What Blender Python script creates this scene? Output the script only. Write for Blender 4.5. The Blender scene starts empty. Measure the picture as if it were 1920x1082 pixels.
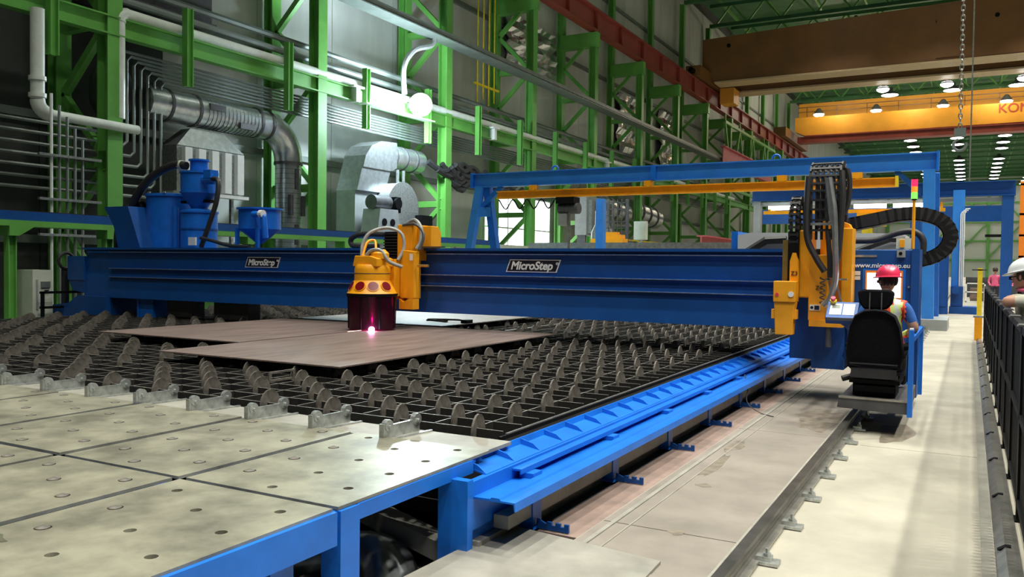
import bpy, bmesh, math, random
from mathutils import Matrix, Vector
random.seed(7)
S = bpy.context.scene
COL = S.collection
# ------------------------------------------------------------------ camera
cam = bpy.data.cameras.new('camera'); cam_o = bpy.data.objects.new('camera', cam); COL.objects.link(cam_o)
cam.sensor_width = 36.0; cam.lens = 36.0 * 1565 / 1920; cam.clip_start = 0.05; cam.clip_end = 600
def _ray(px, py): return Vector((px - 960, -(py - 541), -1565)).normalized()
_cy = _ray(1818, 508); _cz = (-_ray(-1900, 460)).cross(_cy).normalized(); _cx = _cy.cross(_cz)
cam_o.matrix_world = Matrix.Translation((0, 0, 1.65)) @ Matrix((_cx, _cy, _cz)).to_4x4()
S.camera = cam_o
# ------------------------------------------------------------------ world, exposure
w = bpy.data.worlds.new('hall_air'); S.world = w; w.use_nodes = True
bg = w.node_tree.nodes['Background']; bg.inputs[0].default_value = (0.78, 0.92, 0.86, 1); bg.inputs[1].default_value = 0.02
S.view_settings.view_transform = 'Standard'; S.view_settings.look = 'None'
S.view_settings.exposure = 0.25; S.view_settings.gamma = 1.0; S.view_settings.use_curve_mapping = False
LAMP_W = 560.0      # each roof high-bay lamp
LAMP_X = (-9.4, -2.4, 4.5, 11.4); ROW_GAIN = {-9.4: .60, -2.4: .58, 4.5: .85, 11.4: 2.1}; LAMP_LIT_Y = (-8, 0, 8, 16, 24, 32, 40, 52, 64, 80, 96, 116, 140, 166, 198, 230)
# ------------------------------------------------------------------ helpers
ORG = {}
class MB:
    def __init__(s): s.v = []; s.f = []
    def add(s, vs, fs):
        o = len(s.v); s.v += [tuple(v) for v in vs]; s.f += [tuple(i + o for i in f) for f in fs]; return s
    def box(s, x0, x1, y0, y1, z0, z1):
        return s.add([(x0,y0,z0),(x1,y0,z0),(x1,y1,z0),(x0,y1,z0),(x0,y0,z1),(x1,y0,z1),(x1,y1,z1),(x0,y1,z1)],
                     [(0,3,2,1),(4,5,6,7),(0,1,5,4),(1,2,6,5),(2,3,7,6),(3,0,4,7)])
    def bar(s, a, b, w, h, up=(0,0,1)):
        a = Vector(a); b = Vector(b); d = (b - a).normalized(); up = Vector(up)
        if abs(d.dot(up)) > 0.98: up = Vector((1,0,0))
        r = d.cross(up).normalized() * (w / 2); u = r.cross(d).normalized() * (h / 2)
        return s.add([a-r-u, a+r-u, a+r+u, a-r+u, b-r-u, b+r-u, b+r+u, b-r+u],
                     [(0,1,2,3),(7,6,5,4),(0,4,5,1),(1,5,6,2),(2,6,7,3),(3,7,4,0)])
    def cyl(s, a, b, r0, r1=None, n=12, cap=True):
        a = Vector(a); b = Vector(b); r1 = r0 if r1 is None else r1; d = (b - a).normalized()
        u = d.orthogonal().normalized(); w_ = d.cross(u)
        vs = []
        for p, r in ((a, r0), (b, r1)):
            for i in range(n):
                t = 2 * math.pi * i / n; vs.append(p + (u * math.cos(t) + w_ * math.sin(t)) * r)
        fs = [(i, (i+1) % n, n + (i+1) % n, n + i) for i in range(n)]
        if cap: fs += [tuple(range(n-1, -1, -1)), tuple(range(n, 2*n))]
        return s.add(vs, fs)
    def tube(s, pts, r, n=8, cap=True):
        pts = [Vector(p) for p in pts]; m = len(pts); rs = r if isinstance(r, (list, tuple)) else [r] * m
        vs = []; u = None
        for i, p in enumerate(pts):
            d = (pts[min(i+1, m-1)] - pts[max(i-1, 0)]).normalized()
            u = d.orthogonal().normalized() if u is None else (u - d * u.dot(d)).normalized()
            w_ = d.cross(u)
            for k in range(n):
                t = 2 * math.pi * k / n; vs.append(p + (u * math.cos(t) + w_ * math.sin(t)) * rs[i])
        fs = [(i*n + k, i*n + (k+1) % n, (i+1)*n + (k+1) % n, (i+1)*n + k) for i in range(m-1) for k in range(n)]
        if cap: fs += [tuple(range(n-1, -1, -1)), tuple(range((m-1)*n, m*n))]
        return s.add(vs, fs)
    def lathe(s, prof, c=(0,0,0), n=24, a0=0.0):
        vs = []; m = len(prof)
        for r, z in prof:
            for k in range(n):
                t = a0 + 2 * math.pi * k / n; vs.append((c[0] + r * math.cos(t), c[1] + r * math.sin(t), c[2] + z))
        fs = [(i*n + k, i*n + (k+1) % n, (i+1)*n + (k+1) % n, (i+1)*n + k) for i in range(m-1) for k in range(n)]
        fs += [tuple(range(n-1, -1, -1)), tuple(range((m-1)*n, m*n))]
        return s.add(vs, fs)
    def prism(s, poly, axis, a, b):
        def P(p, t): return {'x': (t, p[0], p[1]), 'y': (p[0], t, p[1]), 'z': (p[0], p[1], t)}[axis]
        n = len(poly); vs = [P(p, a) for p in poly] + [P(p, b) for p in poly]
        return s.add(vs, [tuple(range(n-1, -1, -1)), tuple(range(n, 2*n))] + [(i, (i+1) % n, n + (i+1) % n, n + i) for i in range(n)])
    def ball(s, c, rx, ry, rz, nu=14, nv=9):
        vs = [(c[0], c[1], c[2] - rz)]
        for j in range(1, nv):
            p = -math.pi/2 + math.pi * j / nv
            for i in range(nu):
                t = 2*math.pi*i/nu; vs.append((c[0] + rx*math.cos(p)*math.cos(t), c[1] + ry*math.cos(p)*math.sin(t), c[2] + rz*math.sin(p)))
        vs.append((c[0], c[1], c[2] + rz)); L = len(vs) - 1
        fs = [(0, 1 + (i+1) % nu, 1 + i) for i in range(nu)]
        for j in range(nv-2):
            fs += [(1 + j*nu + i, 1 + j*nu + (i+1) % nu, 1 + (j+1)*nu + (i+1) % nu, 1 + (j+1)*nu + i) for i in range(nu)]
        fs += [(L, 1 + (nv-2)*nu + i, 1 + (nv-2)*nu + (i+1) % nu) for i in range(nu)]
        return s.add(vs, fs)
    def hbeam(s, a, b, w, h, t=0.04, up=(0,0,1)):
        a = Vector(a); b = Vector(b); d = (b-a).normalized(); up = Vector(up)
        if abs(d.dot(up)) > .98: up = Vector((1,0,0))
        r = d.cross(up).normalized(); u = r.cross(d).normalized()
        for k in (-1, 1): s.bar(a + u*k*(h-t)/2, b + u*k*(h-t)/2, w, t, u)
        return s.bar(a, b, t, h - 2*t, u)
    def mesh(s, name, m, org=(0,0,0), smooth=False):
        me = bpy.data.meshes.new(name); o = Vector(org)
        me.from_pydata([tuple(Vector(v) - o) for v in s.v], [], s.f)
        bm = bmesh.new(); bm.from_mesh(me); bmesh.ops.recalc_face_normals(bm, faces=bm.faces); bm.to_mesh(me); bm.free()
        if m: me.materials.append(m)
        if smooth:
            me.polygons.foreach_set('use_smooth', [True] * len(me.polygons))
            try: me.set_sharp_from_angle(angle=math.radians(38))
            except Exception: pass
        return me
def tag(o, label=None, cat=None, group=None, kind=None):
    if label: o['label'] = label
    if cat: o['category'] = cat
    if group: o['group'] = group
    if kind: o['kind'] = kind
    return o
def thing(name, label, cat, loc=(0,0,0), group=None):
    o = bpy.data.objects.new(name, None); COL.objects.link(o); o.empty_display_size = .1
    o.location = loc; ORG[o.name] = Vector(loc); return tag(o, label, cat, group)
def part(name, mb, m, parent, smooth=False, label=None, kind=None, bevel=0):
    org = ORG[parent.name]; o = bpy.data.objects.new(name, mb.mesh(name, m, org, smooth)); COL.objects.link(o)
    o.parent = parent; ORG[o.name] = org
    if bevel:
        b = o.modifiers.new('bevel', 'BEVEL'); b.width = bevel; b.segments = 2; b.limit_method = 'ANGLE'
    return tag(o, label, None, None, kind)
def single(name, mb, m, label, cat, loc, group=None, smooth=False, kind=None):
    o = bpy.data.objects.new(name, mb.mesh(name, m, loc, smooth)); COL.objects.link(o); o.location = loc
    ORG[o.name] = Vector(loc); return tag(o, label, cat, group, kind)
def struct(name, mb, m):
    o = bpy.data.objects.new(name, mb.mesh(name, m)); COL.objects.link(o); ORG[o.name] = Vector((0,0,0)); o['kind'] = 'structure'; return o
def inst(name, me, parent, loc, rot=None):      # shared mesh, world location
    o = bpy.data.objects.new(name, me); COL.objects.link(o); o.parent = parent
    o.location = Vector(loc) - ORG[parent.name]; ORG[o.name] = ORG[parent.name]
    if rot: o.rotation_euler = rot
    return o
def text(name, body, size, loc, m, parent, shear=0.0, rotz=0.0, bold=0.0, align='LEFT', depth=0.003):
    cu = bpy.data.curves.new(name, 'FONT'); cu.body = body; cu.size = size; cu.shear = shear; cu.extrude = depth; cu.offset = bold; cu.align_x = align
    t = bpy.data.objects.new(name, cu); COL.objects.link(t)
    me = bpy.data.meshes.new_from_object(t.evaluated_get(bpy.context.evaluated_depsgraph_get())); bpy.data.objects.remove(t)
    me.materials.clear(); me.materials.append(m)
    me.transform(Matrix.Translation(Vector(loc) - ORG[parent.name]) @ Matrix.Rotation(rotz, 4, 'Z') @ Matrix.Rotation(math.pi/2, 4, 'X'))
    o = bpy.data.objects.new(name, me); COL.objects.link(o); o.parent = parent; ORG[o.name] = ORG[parent.name]; return o
def mat(name, col, rough=.5, metal=0., var=.25, scale=3., bump=0., emit=None, estr=0., spec=.5, stretch=(1,1,1), col2=None, coat=0.):
    m = bpy.data.materials.new(name); m.use_nodes = True; nt = m.node_tree; p = nt.nodes['Principled BSDF']
    p.inputs['Roughness'].default_value = rough; p.inputs['Metallic'].default_value = metal
    p.inputs['Specular IOR Level'].default_value = spec; p.inputs['Coat Weight'].default_value = coat
    p.inputs['Base Color'].default_value = (*col, 1)
    if emit: p.inputs['Emission Color'].default_value = (*emit, 1); p.inputs['Emission Strength'].default_value = estr
    if var or bump:
        tc = nt.nodes.new('ShaderNodeTexCoord'); mp = nt.nodes.new('ShaderNodeMapping'); mp.inputs['Scale'].default_value = stretch
        nz = nt.nodes.new('ShaderNodeTexNoise'); nz.inputs['Scale'].default_value = scale; nz.inputs['Detail'].default_value = 6; nz.inputs['Roughness'].default_value = .62
        nt.links.new(tc.outputs['Object'], mp.inputs[0]); nt.links.new(mp.outputs[0], nz.inputs['Vector'])
    if var:
        r = nt.nodes.new('ShaderNodeValToRGB'); c2 = col2 or tuple(c * (1 - var) for c in col)
        r.color_ramp.elements[0].position = .32; r.color_ramp.elements[1].position = .66
        r.color_ramp.elements[0].color = (*c2, 1); r.color_ramp.elements[1].color = (*[min(1, c * (1 + .25*var)) for c in col], 1)
        nt.links.new(nz.outputs['Fac'], r.inputs[0]); nt.links.new(r.outputs[0], p.inputs['Base Color'])
    if bump:
        b = nt.nodes.new('ShaderNodeBump'); b.inputs['Strength'].default_value = bump; b.inputs['Distance'].default_value = .02
        nt.links.new(nz.outputs['Fac'], b.inputs['Height']); nt.links.new(b.outputs[0], p.inputs['Normal'])
    return m
M = dict(
 blue=mat('blue_paint', (.007,.145,.62), .36, var=.18, scale=4),
 blue_dk=mat('deep_blue_paint', (.002,.066,.28), .45, var=.2, scale=2),
 blue_lt=mat('light_blue_paint', (.03,.21,.66), .4, var=.15, scale=2),
 green=mat('green_paint', (.135,.41,.075), .45, var=.2, scale=1.2),
 roofgreen=mat('dark_green_paint', (.06,.20,.075), .6, var=.3, scale=.7),
 yellow=mat('yellow_paint', (.86,.36,.008), .38, var=.12, scale=3),
 safety=mat('safety_yellow', (.85,.62,.02), .45, var=.2, scale=4),
 crane=mat('orange_brown_crane_paint', (.20,.085,.02), .5, var=.2, scale=.5),
 crane2=mat('yellow_orange_crane_paint', (.85,.36,.03), .5, var=.15, scale=.5),
 runway=mat('red_oxide_paint', (.27,.045,.03), .5, var=.25, scale=1),
 redlt=mat('pale_red_paint', (.55,.10,.12), .5, var=.2, scale=1),
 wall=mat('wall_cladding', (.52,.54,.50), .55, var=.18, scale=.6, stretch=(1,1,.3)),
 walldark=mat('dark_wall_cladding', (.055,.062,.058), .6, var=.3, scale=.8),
 wallfar=mat('far_wall_cladding', (.62,.66,.58), .7, var=.1, scale=.2),
 concrete=mat('concrete_floor', (.33,.31,.25), .6, var=.28, scale=1.1, bump=.08),
 slab=mat('concrete_slab', (.215,.19,.16), .62, var=.3, scale=1.6, bump=.08),
 rust=mat('rusty_strip', (.24,.17,.14), .7, var=.35, scale=4),
 coverplate=mat('steel_cover_plate', (.30,.29,.25), .55, metal=.2, var=.3, scale=3),
 pit=mat('pit_lining', (.035,.035,.04), .8, var=.3, scale=2),
 deck=mat('mill_finish_deck_plate', (.30,.29,.22), .42, metal=.35, var=.5, scale=3.4, bump=.04),
 galv=mat('galvanised_steel', (.50,.53,.52), .35, metal=.75, var=.45, scale=14, bump=.05),
 duct=mat('galvanised_duct', (.58,.62,.63), .28, metal=.85, var=.25, scale=6),
 slat=mat('burnt_slat_steel', (.03,.029,.027), .55, metal=.3, var=.5, scale=8, bump=.1),
 edge=mat('worn_slat_edge', (.26,.25,.22), .5, metal=.3, var=.5, scale=9),
 disc=mat('rusty_support_disc', (.165,.15,.13), .6, metal=.35, var=.55, scale=16, bump=.12),
 sheet=mat('mill_scale_sheet', (.21,.155,.135), .5, metal=.3, var=.42, scale=2.2, stretch=(2.4,.4,1), bump=.03, col2=(.12,.09,.08)),
 sheet_lt=mat('grey_scale_sheet', (.21,.19,.165), .55, metal=.2, var=.3, scale=2.2, stretch=(2.4,.5,1), bump=.03),
 steel=mat('worn_steel', (.40,.39,.35), .35, metal=.8, var=.35, scale=7),
 rail=mat('rail_head_steel', (.13,.125,.115), .38, metal=.8, var=.4, scale=6),
 black=mat('black_paint', (.005,.005,.006), .6, spec=.12, var=.3, scale=5),
 rubber=mat('black_rubber', (.018,.018,.02), .55, var=.3, scale=9),
 fabric=mat('black_seat_fabric', (.006,.006,.008), .95, spec=.1, var=.4, scale=60, bump=.15),
 darkgrey=mat('dark_grey_steel', (.09,.09,.095), .5, metal=.3, var=.3, scale=5),
 machine=mat('machine_grey_paint', (.30,.32,.32), .45, var=.2, scale=2),
 white=mat('white_paint', (.75,.76,.74), .45, var=.1, scale=4),
 pipe=mat('white_pipe_wrap', (.72,.78,.72), .4, var=.15, scale=3),
 conduit=mat('zinc_conduit', (.17,.20,.18), .45, metal=.3, var=.2, scale=2),
 olive=mat('green_grey_tank', (.12,.20,.10), .5, var=.3, scale=1),
 cream=mat('cream_enamel', (.55,.60,.50), .45, var=.15, scale=3),
 letter=mat('white_lettering', (.85,.87,.88), .5, var=0),
 logoblk=mat('logo_black', (.004,.006,.015), .5, var=0),
 foil=mat('silver_foil', (.75,.76,.75), .22, metal=.9, var=.2, scale=5, bump=.5),
 skin=mat('skin', (.46,.24,.16), .55, var=.12, scale=12),
 hair=mat('dark_hair', (.03,.02,.015), .7, var=.3, scale=40),
 helmet_r=mat('red_helmet', (.70,.035,.10), .3, var=0, coat=.3),
 helmet_w=mat('white_helmet', (.75,.80,.80), .3, var=0, coat=.3),
 tshirt=mat('blue_cotton', (.02,.10,.36), .85, var=.25, scale=20),
 vest=mat('orange_vest', (.85,.08,.03), .7, var=.12, scale=15),
 vest_st=mat('lime_vest_stripe', (.62,.75,.22), .6, var=.1, scale=15),
 silver=mat('reflective_silver_tape', (.62,.66,.62), .4, var=.1, scale=15),
 trousers=mat('dark_trousers', (.025,.03,.045), .85, var=.25, scale=20),
 beige=mat('beige_shirt', (.42,.42,.34), .85, var=.2, scale=14),
 pink=mat('pink_vest', (.75,.12,.25), .7, var=.15, scale=10),
 glass=mat('dark_lens', (.01,.01,.012), .1, var=0),
 label=mat('paper_label', (.75,.75,.72), .6, var=0),
 brass=mat('brass_fitting', (.55,.38,.10), .35, metal=.8, var=.2, scale=8),
 orange=mat('orange_trim', (.80,.22,.02), .4, var=0),
 hood=mat('pale_grey_hood', (.52,.55,.57), .45, var=.08, scale=2),
 hose=mat('grey_hose', (.30,.31,.30), .45, var=.25, scale=12),
 screen=mat('lit_screen', (.8,.85,.9), .3, var=0, emit=(.85,.93,1.), estr=2.2),
 lens=mat('lamp_lens', (1,1,1), .4, var=0, emit=(1.,.98,.92), estr=14.),
 tube=mat('fluorescent_tube', (1,1,1), .4, var=0, emit=(.95,1.,.97), estr=7.),
 flood=mat('floodlight_lens', (1,1,1), .4, var=0, emit=(.78,.93,1.), estr=60.),
 bright_patch=mat('glowing_pane', (1,1,1), .5, var=0, emit=(.93,.98,1.), estr=3.2),
 arc=mat('plasma_arc', (1,1,1), .5, var=0, emit=(1.,.55,.95), estr=60.),
 sig_r=mat('signal_red', (.8,.02,.06), .3, var=0, emit=(1,.03,.12), estr=.9),
 sig_o=mat('signal_orange', (.8,.3,.03), .3, var=0, emit=(1,.3,.03), estr=.5),
 sig_g=mat('signal_green', (.1,.8,.1), .3, var=0, emit=(.25,1,.1), estr=.9),
 lensred=mat('red_viewing_glass', (.16,.006,.012), .12, var=0),
)
m = bpy.data.materials.new('smoked_skirt_glass'); m.use_nodes = True; nt = m.node_tree
p = nt.nodes['Principled BSDF']; p.inputs['Base Color'].default_value = (.035,.004,.016,1); p.inputs['Roughness'].default_value = .16
tr = nt.nodes.new('ShaderNodeBsdfTransparent'); tr.inputs[0].default_value = (.55,.05,.28,1); mx = nt.nodes.new('ShaderNodeMixShader'); mx.inputs[0].default_value = .46
nt.links.new(p.outputs[0], mx.inputs[1]); nt.links.new(tr.outputs[0], mx.inputs[2]); nt.links.new(mx.outputs[0], nt.nodes['Material Output'].inputs[0]); M['skirt'] = m
ORD = ['first','second','third','fourth','fifth','sixth','seventh','eighth','ninth','tenth','eleventh','twelfth','thirteenth','fourteenth','fifteenth','sixteenth','seventeenth','eighteenth','nineteenth','twentieth','twenty-first','twenty-second','twenty-third','twenty-fourth','twenty-fifth','twenty-sixth','twenty-seventh','twenty-eighth','twenty-ninth','thirtieth']
def arc_pts(c, r, a0, a1, n, plane='xz', y=0):
    out = []
    for i in range(n + 1):
        t = math.radians(a0 + (a1 - a0) * i / n); u, v = c[0] + r * math.cos(t), c[1] + r * math.sin(t)
        out.append({'xz': (u, y, v), 'yz': (y, u, v), 'xy': (u, v, y)}[plane])
    return out
def smooth_path(pts, k=6):
    P = [Vector(p) for p in pts]; out = []
    for i in range(len(P) - 1):
        a, b, c, d = P[max(i-1,0)], P[i], P[i+1], P[min(i+2, len(P)-1)]
        for j in range(k):
            t = j / k; out.append(.5*((2*b) + (c-a)*t + (2*a-5*b+4*c-d)*t*t + (3*b-a-3*c+d)*t**3))
    return out + [P[-1]]
# ================================================================== STRUCTURE
# floor: concrete hall floor with the machine pit left open under the cutting table
fl = struct('floor', MB().box(-2.05, 40, -12, 260, -.3, 0).box(-24, -2.05, 19, 260, -.3, 0).box(-24, -16.6, -12, 19, -.3, 0), M['concrete'])
part('machine_pit', MB().box(-16.6, -2.05, -12, 19, -.62, -.5).box(-2.12, -2.05, -12, 19, -.5, -.3), M['pit'], fl)
part('channel_floor', MB().box(-16.6, -2.32, 4.9, 19, -.12, -.02), M['pit'], fl)
part('steel_edge_strip', MB().box(-2.32, -2.05, 4.6, 19, -.3, .0), M['rust'], fl)
slab_y = [-4, -1, 2, 5.0, 8.6, 12.2, 15.8, 19.4, 23, 28, 34, 42]
for i in range(len(slab_y) - 1):
    part('floor_slab', MB().box(-2.04, -1.14, slab_y[i] + .006, slab_y[i+1] - .006, -.02, .004), M['slab'], fl)
slab_y = [-4, 0, 4.2, 8.4, 12.6, 16.8, 21, 26, 32, 40, 50]
for i in range(len(slab_y) - 1):
    part('floor_slab', MB().box(-.86, .17, slab_y[i] + .006, slab_y[i+1] - .006, -.02, .004), M['concrete'], fl)
part('rail_groove_strip', MB().box(-1.98, -1.95, 3.5, 40, 0, .012).box(-1.86, -1.85, 3.5, 40, 0, .009), M['coverplate'], fl)
st = mat('floor_stain', (.20,.17,.13), .5, var=.5, scale=9)
for (x, y, rx, ry, a) in [(-1.82,6.9,.05,.45,.03), (-1.86,7.75,.07,.28,-.02), (-1.72,6.2,.055,.05,0), (-1.38,9.6,.24,.75,.05), (-.62,9.2,.16,.55,0), (-1.55,5.0,.05,.05,0)]:
    pts = [(x + rx*math.cos(t)*(1 + .25*math.sin(3*t+x*9)), y + ry*math.sin(t)*(1 + .2*math.cos(4*t+y*5))) for t in [i*math.pi/9 for i in range(18)]]
    part('dried_stain', MB().prism(pts, 'z', .0035, .0055), st, fl)
part('cover_plate', MB().prism([(-2.62,1.6),(-1.36,1.2),(-1.46,4.42),(-2.50,4.56)], 'z', .004, .022), M['coverplate'], fl)
part('cover_plate', MB().prism([(-1.98,1.0),(-1.2,1.0),(-1.2,4.1),(-1.48,4.25)], 'z', .003, .010), M['slab'], fl)
part('pit_step', MB().box(-3.6, -2.64, 2.2, 3.92, -.5, -.30), M['coverplate'], fl)

# left wall: cladding panels one by one over a dark backing, girts in front
WX = -22.6
wl = struct('wall_left', MB().box(WX-.5, WX-.12, -6, 260, 0, 27), M['darkgrey'])
def wall_row(z0, z1, step, y0, y1):
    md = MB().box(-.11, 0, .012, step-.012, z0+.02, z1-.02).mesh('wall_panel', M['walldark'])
    me = MB().box(-.11, 0, .012, step-.012, z0+.02, z1-.02).mesh('wall_panel', M['wall'])
    y = y0
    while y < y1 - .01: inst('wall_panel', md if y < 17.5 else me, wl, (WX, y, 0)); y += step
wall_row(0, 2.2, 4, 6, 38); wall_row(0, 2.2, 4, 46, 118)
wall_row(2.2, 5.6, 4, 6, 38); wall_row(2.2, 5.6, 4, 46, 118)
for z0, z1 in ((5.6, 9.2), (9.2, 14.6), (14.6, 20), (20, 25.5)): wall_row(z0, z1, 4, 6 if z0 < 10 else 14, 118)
part('far_cladding', MB().box(WX-.11, WX, 118, 255, 0, 25.5), M['wall'], wl)
for z in (2.2, 5.6, 9.2, 14.6, 20): part('girt', MB().box(WX, WX+.16, 4, 120, z-.11, z+.11), M['conduit'], wl)
d1 = struct('glow_panel_1', MB().box(WX-.10, WX-.04, 38.1, 45.9, .05, 5.5), M['bright_patch'])  # glowing pane added in place of a brightly lamp-lit, overexposed stretch of wall
for y in (38.06, 40.6, 43.2, 45.86): part('door_frame', MB().box(WX-.12, WX+.06, y-.05, y+.05, 0, 5.55), M['white'], d1)
for z in (1.9, 3.7, 5.5): part('panel_rail', MB().box(WX-.12, WX+.05, 38.1, 45.9, z-.04, z+.04), M['white'], d1)
# far wall with green wind bracing
wf = struct('wall_far', MB().box(-23, 40, 252, 252.4, 0, 27), M['wallfar'])
for x in range(-20, 41, 8): part('wall_post', MB().box(x-.35, x+.35, 251.2, 251.99, 0, 26), M['green'], wf)
for z in (4.5, 9.5, 14.5, 19.5, 24): part('girt', MB().box(-22, 40, 251.5, 251.99, z-.22, z+.22), M['green'], wf)
for x in range(-20, 33, 8):
    part('brace', MB().bar((x, 251.6, 5), (x+8, 251.6, 14.5), .35, .35), M['green'], wf)
    part('brace', MB().bar((x+8, 251.6, 14.5), (x, 251.6, 24), .35, .35), M['green'], wf)
# roof: deck, purlins, trusses
ce = struct('ceiling', MB().box(-24, 40, -12, 256, 26.6, 26.9), M['roofgreen'])
for x in range(-21, 40, 4): part('purlin', MB().box(x-.09, x+.09, 30, 252, 26.3, 26.58), M['green'], ce)
chord_b = MB().box(-22, 20, -.16, .16, -.16, .16).mesh('bottom_chord', M['roofgreen'])
chord_t = MB().box(-22, 20, -.16, .16, -.16, .16).mesh('top_chord', M['roofgreen'])
web_a = MB().bar((0,0,0), (1.5,0,1.9), .14, .14).mesh('web_member', M['green']); web_b = MB().bar((1.5,0,1.9), (3,0,0), .14, .14).mesh('web_member', M['green'])
for i in range(26):
    y = 46.3 + 8*i
    t = thing('roof_truss', '%s green lattice roof truss counted from the camera end of the hall' % ORD[i], 'roof truss', (0, y, 24.3), 'roof trusses')
    inst('bottom_chord', chord_b, t, (0, y, 24.3)); inst('top_chord', chord_t, t, (0, y, 26.15))
    for k in range(14 if i < 12 else 0):
        inst('web_member', web_a, t, (-21.5+3*k, y, 24.3)); inst('web_member', web_b, t, (-21.5+3*k, y, 24.3))
# roof lamps
housing = MB().lathe([(.06,.42),(.14,.40),(.16,.22),(.46,.04),(.48,0),(.44,0)], n=16).mesh('housing', M['darkgrey'], smooth=True)
lens_me = MB().lathe([(.42,.01),(.42,-.02),(.28,-.05),(.02,-.06)], n=16).mesh('lens', M['lens'], smooth=True)
ROWN = {-16.3: 'beside the left wall', -9.4: 'above the yellow hoist beam', -2.4: 'above the hanging chain', 4.5: 'at the right of the hanging chain', 11.4: 'farthest right'}
big = {}
for x in LAMP_X:
    ys = [y for y in LAMP_LIT_Y] + [150, 158, 174, 190, 206, 214, 222, 238, 246]
    for j, y in enumerate(sorted(ys)):
        far = y >= 100
        t = thing('roof_lamp', '%s round roof lamp from the near end, row %s' % (ORD[j], ROWN[x]), 'lamp', (x, y, 23.75), 'high-bay roof lamps')
        k = 2.3 if far else 1.0  # far fixtures oversized to imitate the bloom around their light
        for nm, me in (('housing', housing), ('lens', lens_me)):
            o = inst(nm, me, t, (x, y, 23.75)); o.scale = (k, k, k)
        if y in LAMP_LIT_Y:
            L = bpy.data.lights.new('lamp_light', 'AREA'); L.shape = 'DISK'; L.size = .85; L.spread = math.radians(98); L.energy = LAMP_W * ROW_GAIN[x] * (1.0 if y < 100 else 2.2); L.color = (1., .97, .88)
            lo = bpy.data.objects.new('lamp_light', L); COL.objects.link(lo); lo.parent = t; lo.location = (0, 0, -.14)

# ================================================================== LEFT WALL STEELWORK
CX = -20.0; CY = [14.3 + 8*k for k in range(14)]
for k, y in enumerate(CY):
    t = thing('building_column', '%s tall green laced steel column from the left along the wall' % ORD[k], 'column', (CX, y, 0), 'laced steel columns')
    part('front_chord', MB().hbeam((CX, y, 0), (CX, y, 15.6), .44, .44, .05, (1,0,0)), M['green'], t)
    part('back_chord', MB().hbeam((CX-2.15, y, 0), (CX-2.15, y, 24.2), .44, .40, .05, (1,0,0)), M['green'], t)
    part('base_plate', MB().box(CX-2.5, CX+.35, y-.34, y+.34, 0, .05), M['green'], t)
    if y < 90:
        for j in range(4):
            z = .7 + 3.7*j
            part('diagonal', MB().bar((CX-.2, y, z), (CX-1.95, y, z+1.75), .2, .18, (0,1,0)), M['green'], t)
            part('diagonal', MB().bar((CX-1.95, y, z+1.75), (CX-.2, y, z+3.4), .2, .18, (0,1,0)), M['green'], t)
            part('strut', MB().box(CX-1.95, CX-.2, y-.12, y+.12, z+3.42, z+3.68), M['green'], t)
    part('cap_bracket', MB().box(CX-2.1, CX+.3, y-.24, y+.24, 14.7, 15.55), M['green'], t)
rw = thing('crane_runway_beam', 'long red-brown crane runway girder riding on the green wall columns', 'girder', (CX, 60, 15.6))
part('web', MB().box(CX-.03, CX+.03, 28, 200, 15.7, 16.85), M['runway'], rw)
part('top_flange', MB().box(CX-.3, CX+.3, 28, 200, 16.85, 16.93), M['runway'], rw); part('bottom_flange', MB().box(CX-.28, CX+.28, 28, 200, 15.62, 15.70), M['runway'], rw)
part('crane_rail', MB().box(CX-.06, CX+.06, 28, 200, 16.93, 17.08), M['rail'], rw)
stf = MB().box(0, .22, -.035, .035, 15.7, 16.85).mesh('stiffener', M['runway'])
for k in range(42): inst('stiffener', stf, rw, (CX+.03, 30.3+4*k, 0))
# green pipe-rack beam, hangers, pipes
wb = thing('pipe_rack_beam', 'long green horizontal beam carrying pipes from column to column', 'beam', (CX+.25, 40, 7.5))
part('beam', MB().hbeam((CX+.1, 5, 7.78), (CX+.1, 110, 7.78), .3, .5, .04), M['green'], wb)
hg = MB().hbeam((0,0,-1.25), (0,0,.95), .22, .22, .03, (0,1,0)).mesh('hanger_post', M['green'])
y = 8.5
while y < 80: inst('hanger_post', hg, wb, (CX+.36, y, 7.85)); y += 4
def run(name, label, pts, r, m, n=8, grp=None, cat='pipe'):
    return single(name, MB().tube(pts, r, n), m, label, cat, pts[0], grp, True)
t = thing('wall_pipe', 'thick white pipe running along the top of the green rack beam', 'pipe', (CX, 14.5, 8.15), 'pipes along the left wall')
part('long_run', MB().tube([(CX+.1, 14.75, 8.2), (CX+.1, 80, 8.2)], .15, 12), M['pipe'], t, True)
part('elbow', MB().tube(arc_pts((14.75, 7.95), .25, 90, 180, 5, 'yz', CX+.1), .17, 12), M['pipe'], t, True)
part('drop_run', MB().tube([(CX+.1, 14.5, 7.95), (CX+.1, 14.5, 5.4)], .15, 12), M['pipe'], t, True)
for y in (24, 34, 48): part('pipe_support', MB().box(CX-.1, CX+.45, y-.3, y+.3, 8.0, 8.07).box(CX+.05, CX+.4, y-.1, y+.1, 7.5, 8.0), M['white'], t)
t = thing('drain_pipe', 'white drop pipe with an elbow at the far left behind the columns', 'pipe', (-19.6, 12.1, 5.2), 'pipes along the left wall')
part('drop_run', MB().tube([(-19.6, 12.1, 7.6), (-19.6, 12.1, 5.45)], .16, 12), M['pipe'], t, True)
part('elbow', MB().tube(arc_pts((12.4, 5.45), .3, 180, 270, 6, 'yz', -19.6), .17, 12), M['pipe'], t, True)
part('level_run', MB().tube([(-19.6, 12.4, 5.15), (-19.75, 14.95, 5.15)], .12, 12), M['pipe'], t, True)
for z in (5.95, 5.55): part('collar', MB().tube([(-19.6, 12.1, z+.05), (-19.6, 12.1, z-.05)], .2, 12), M['pipe'], t, True)
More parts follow.
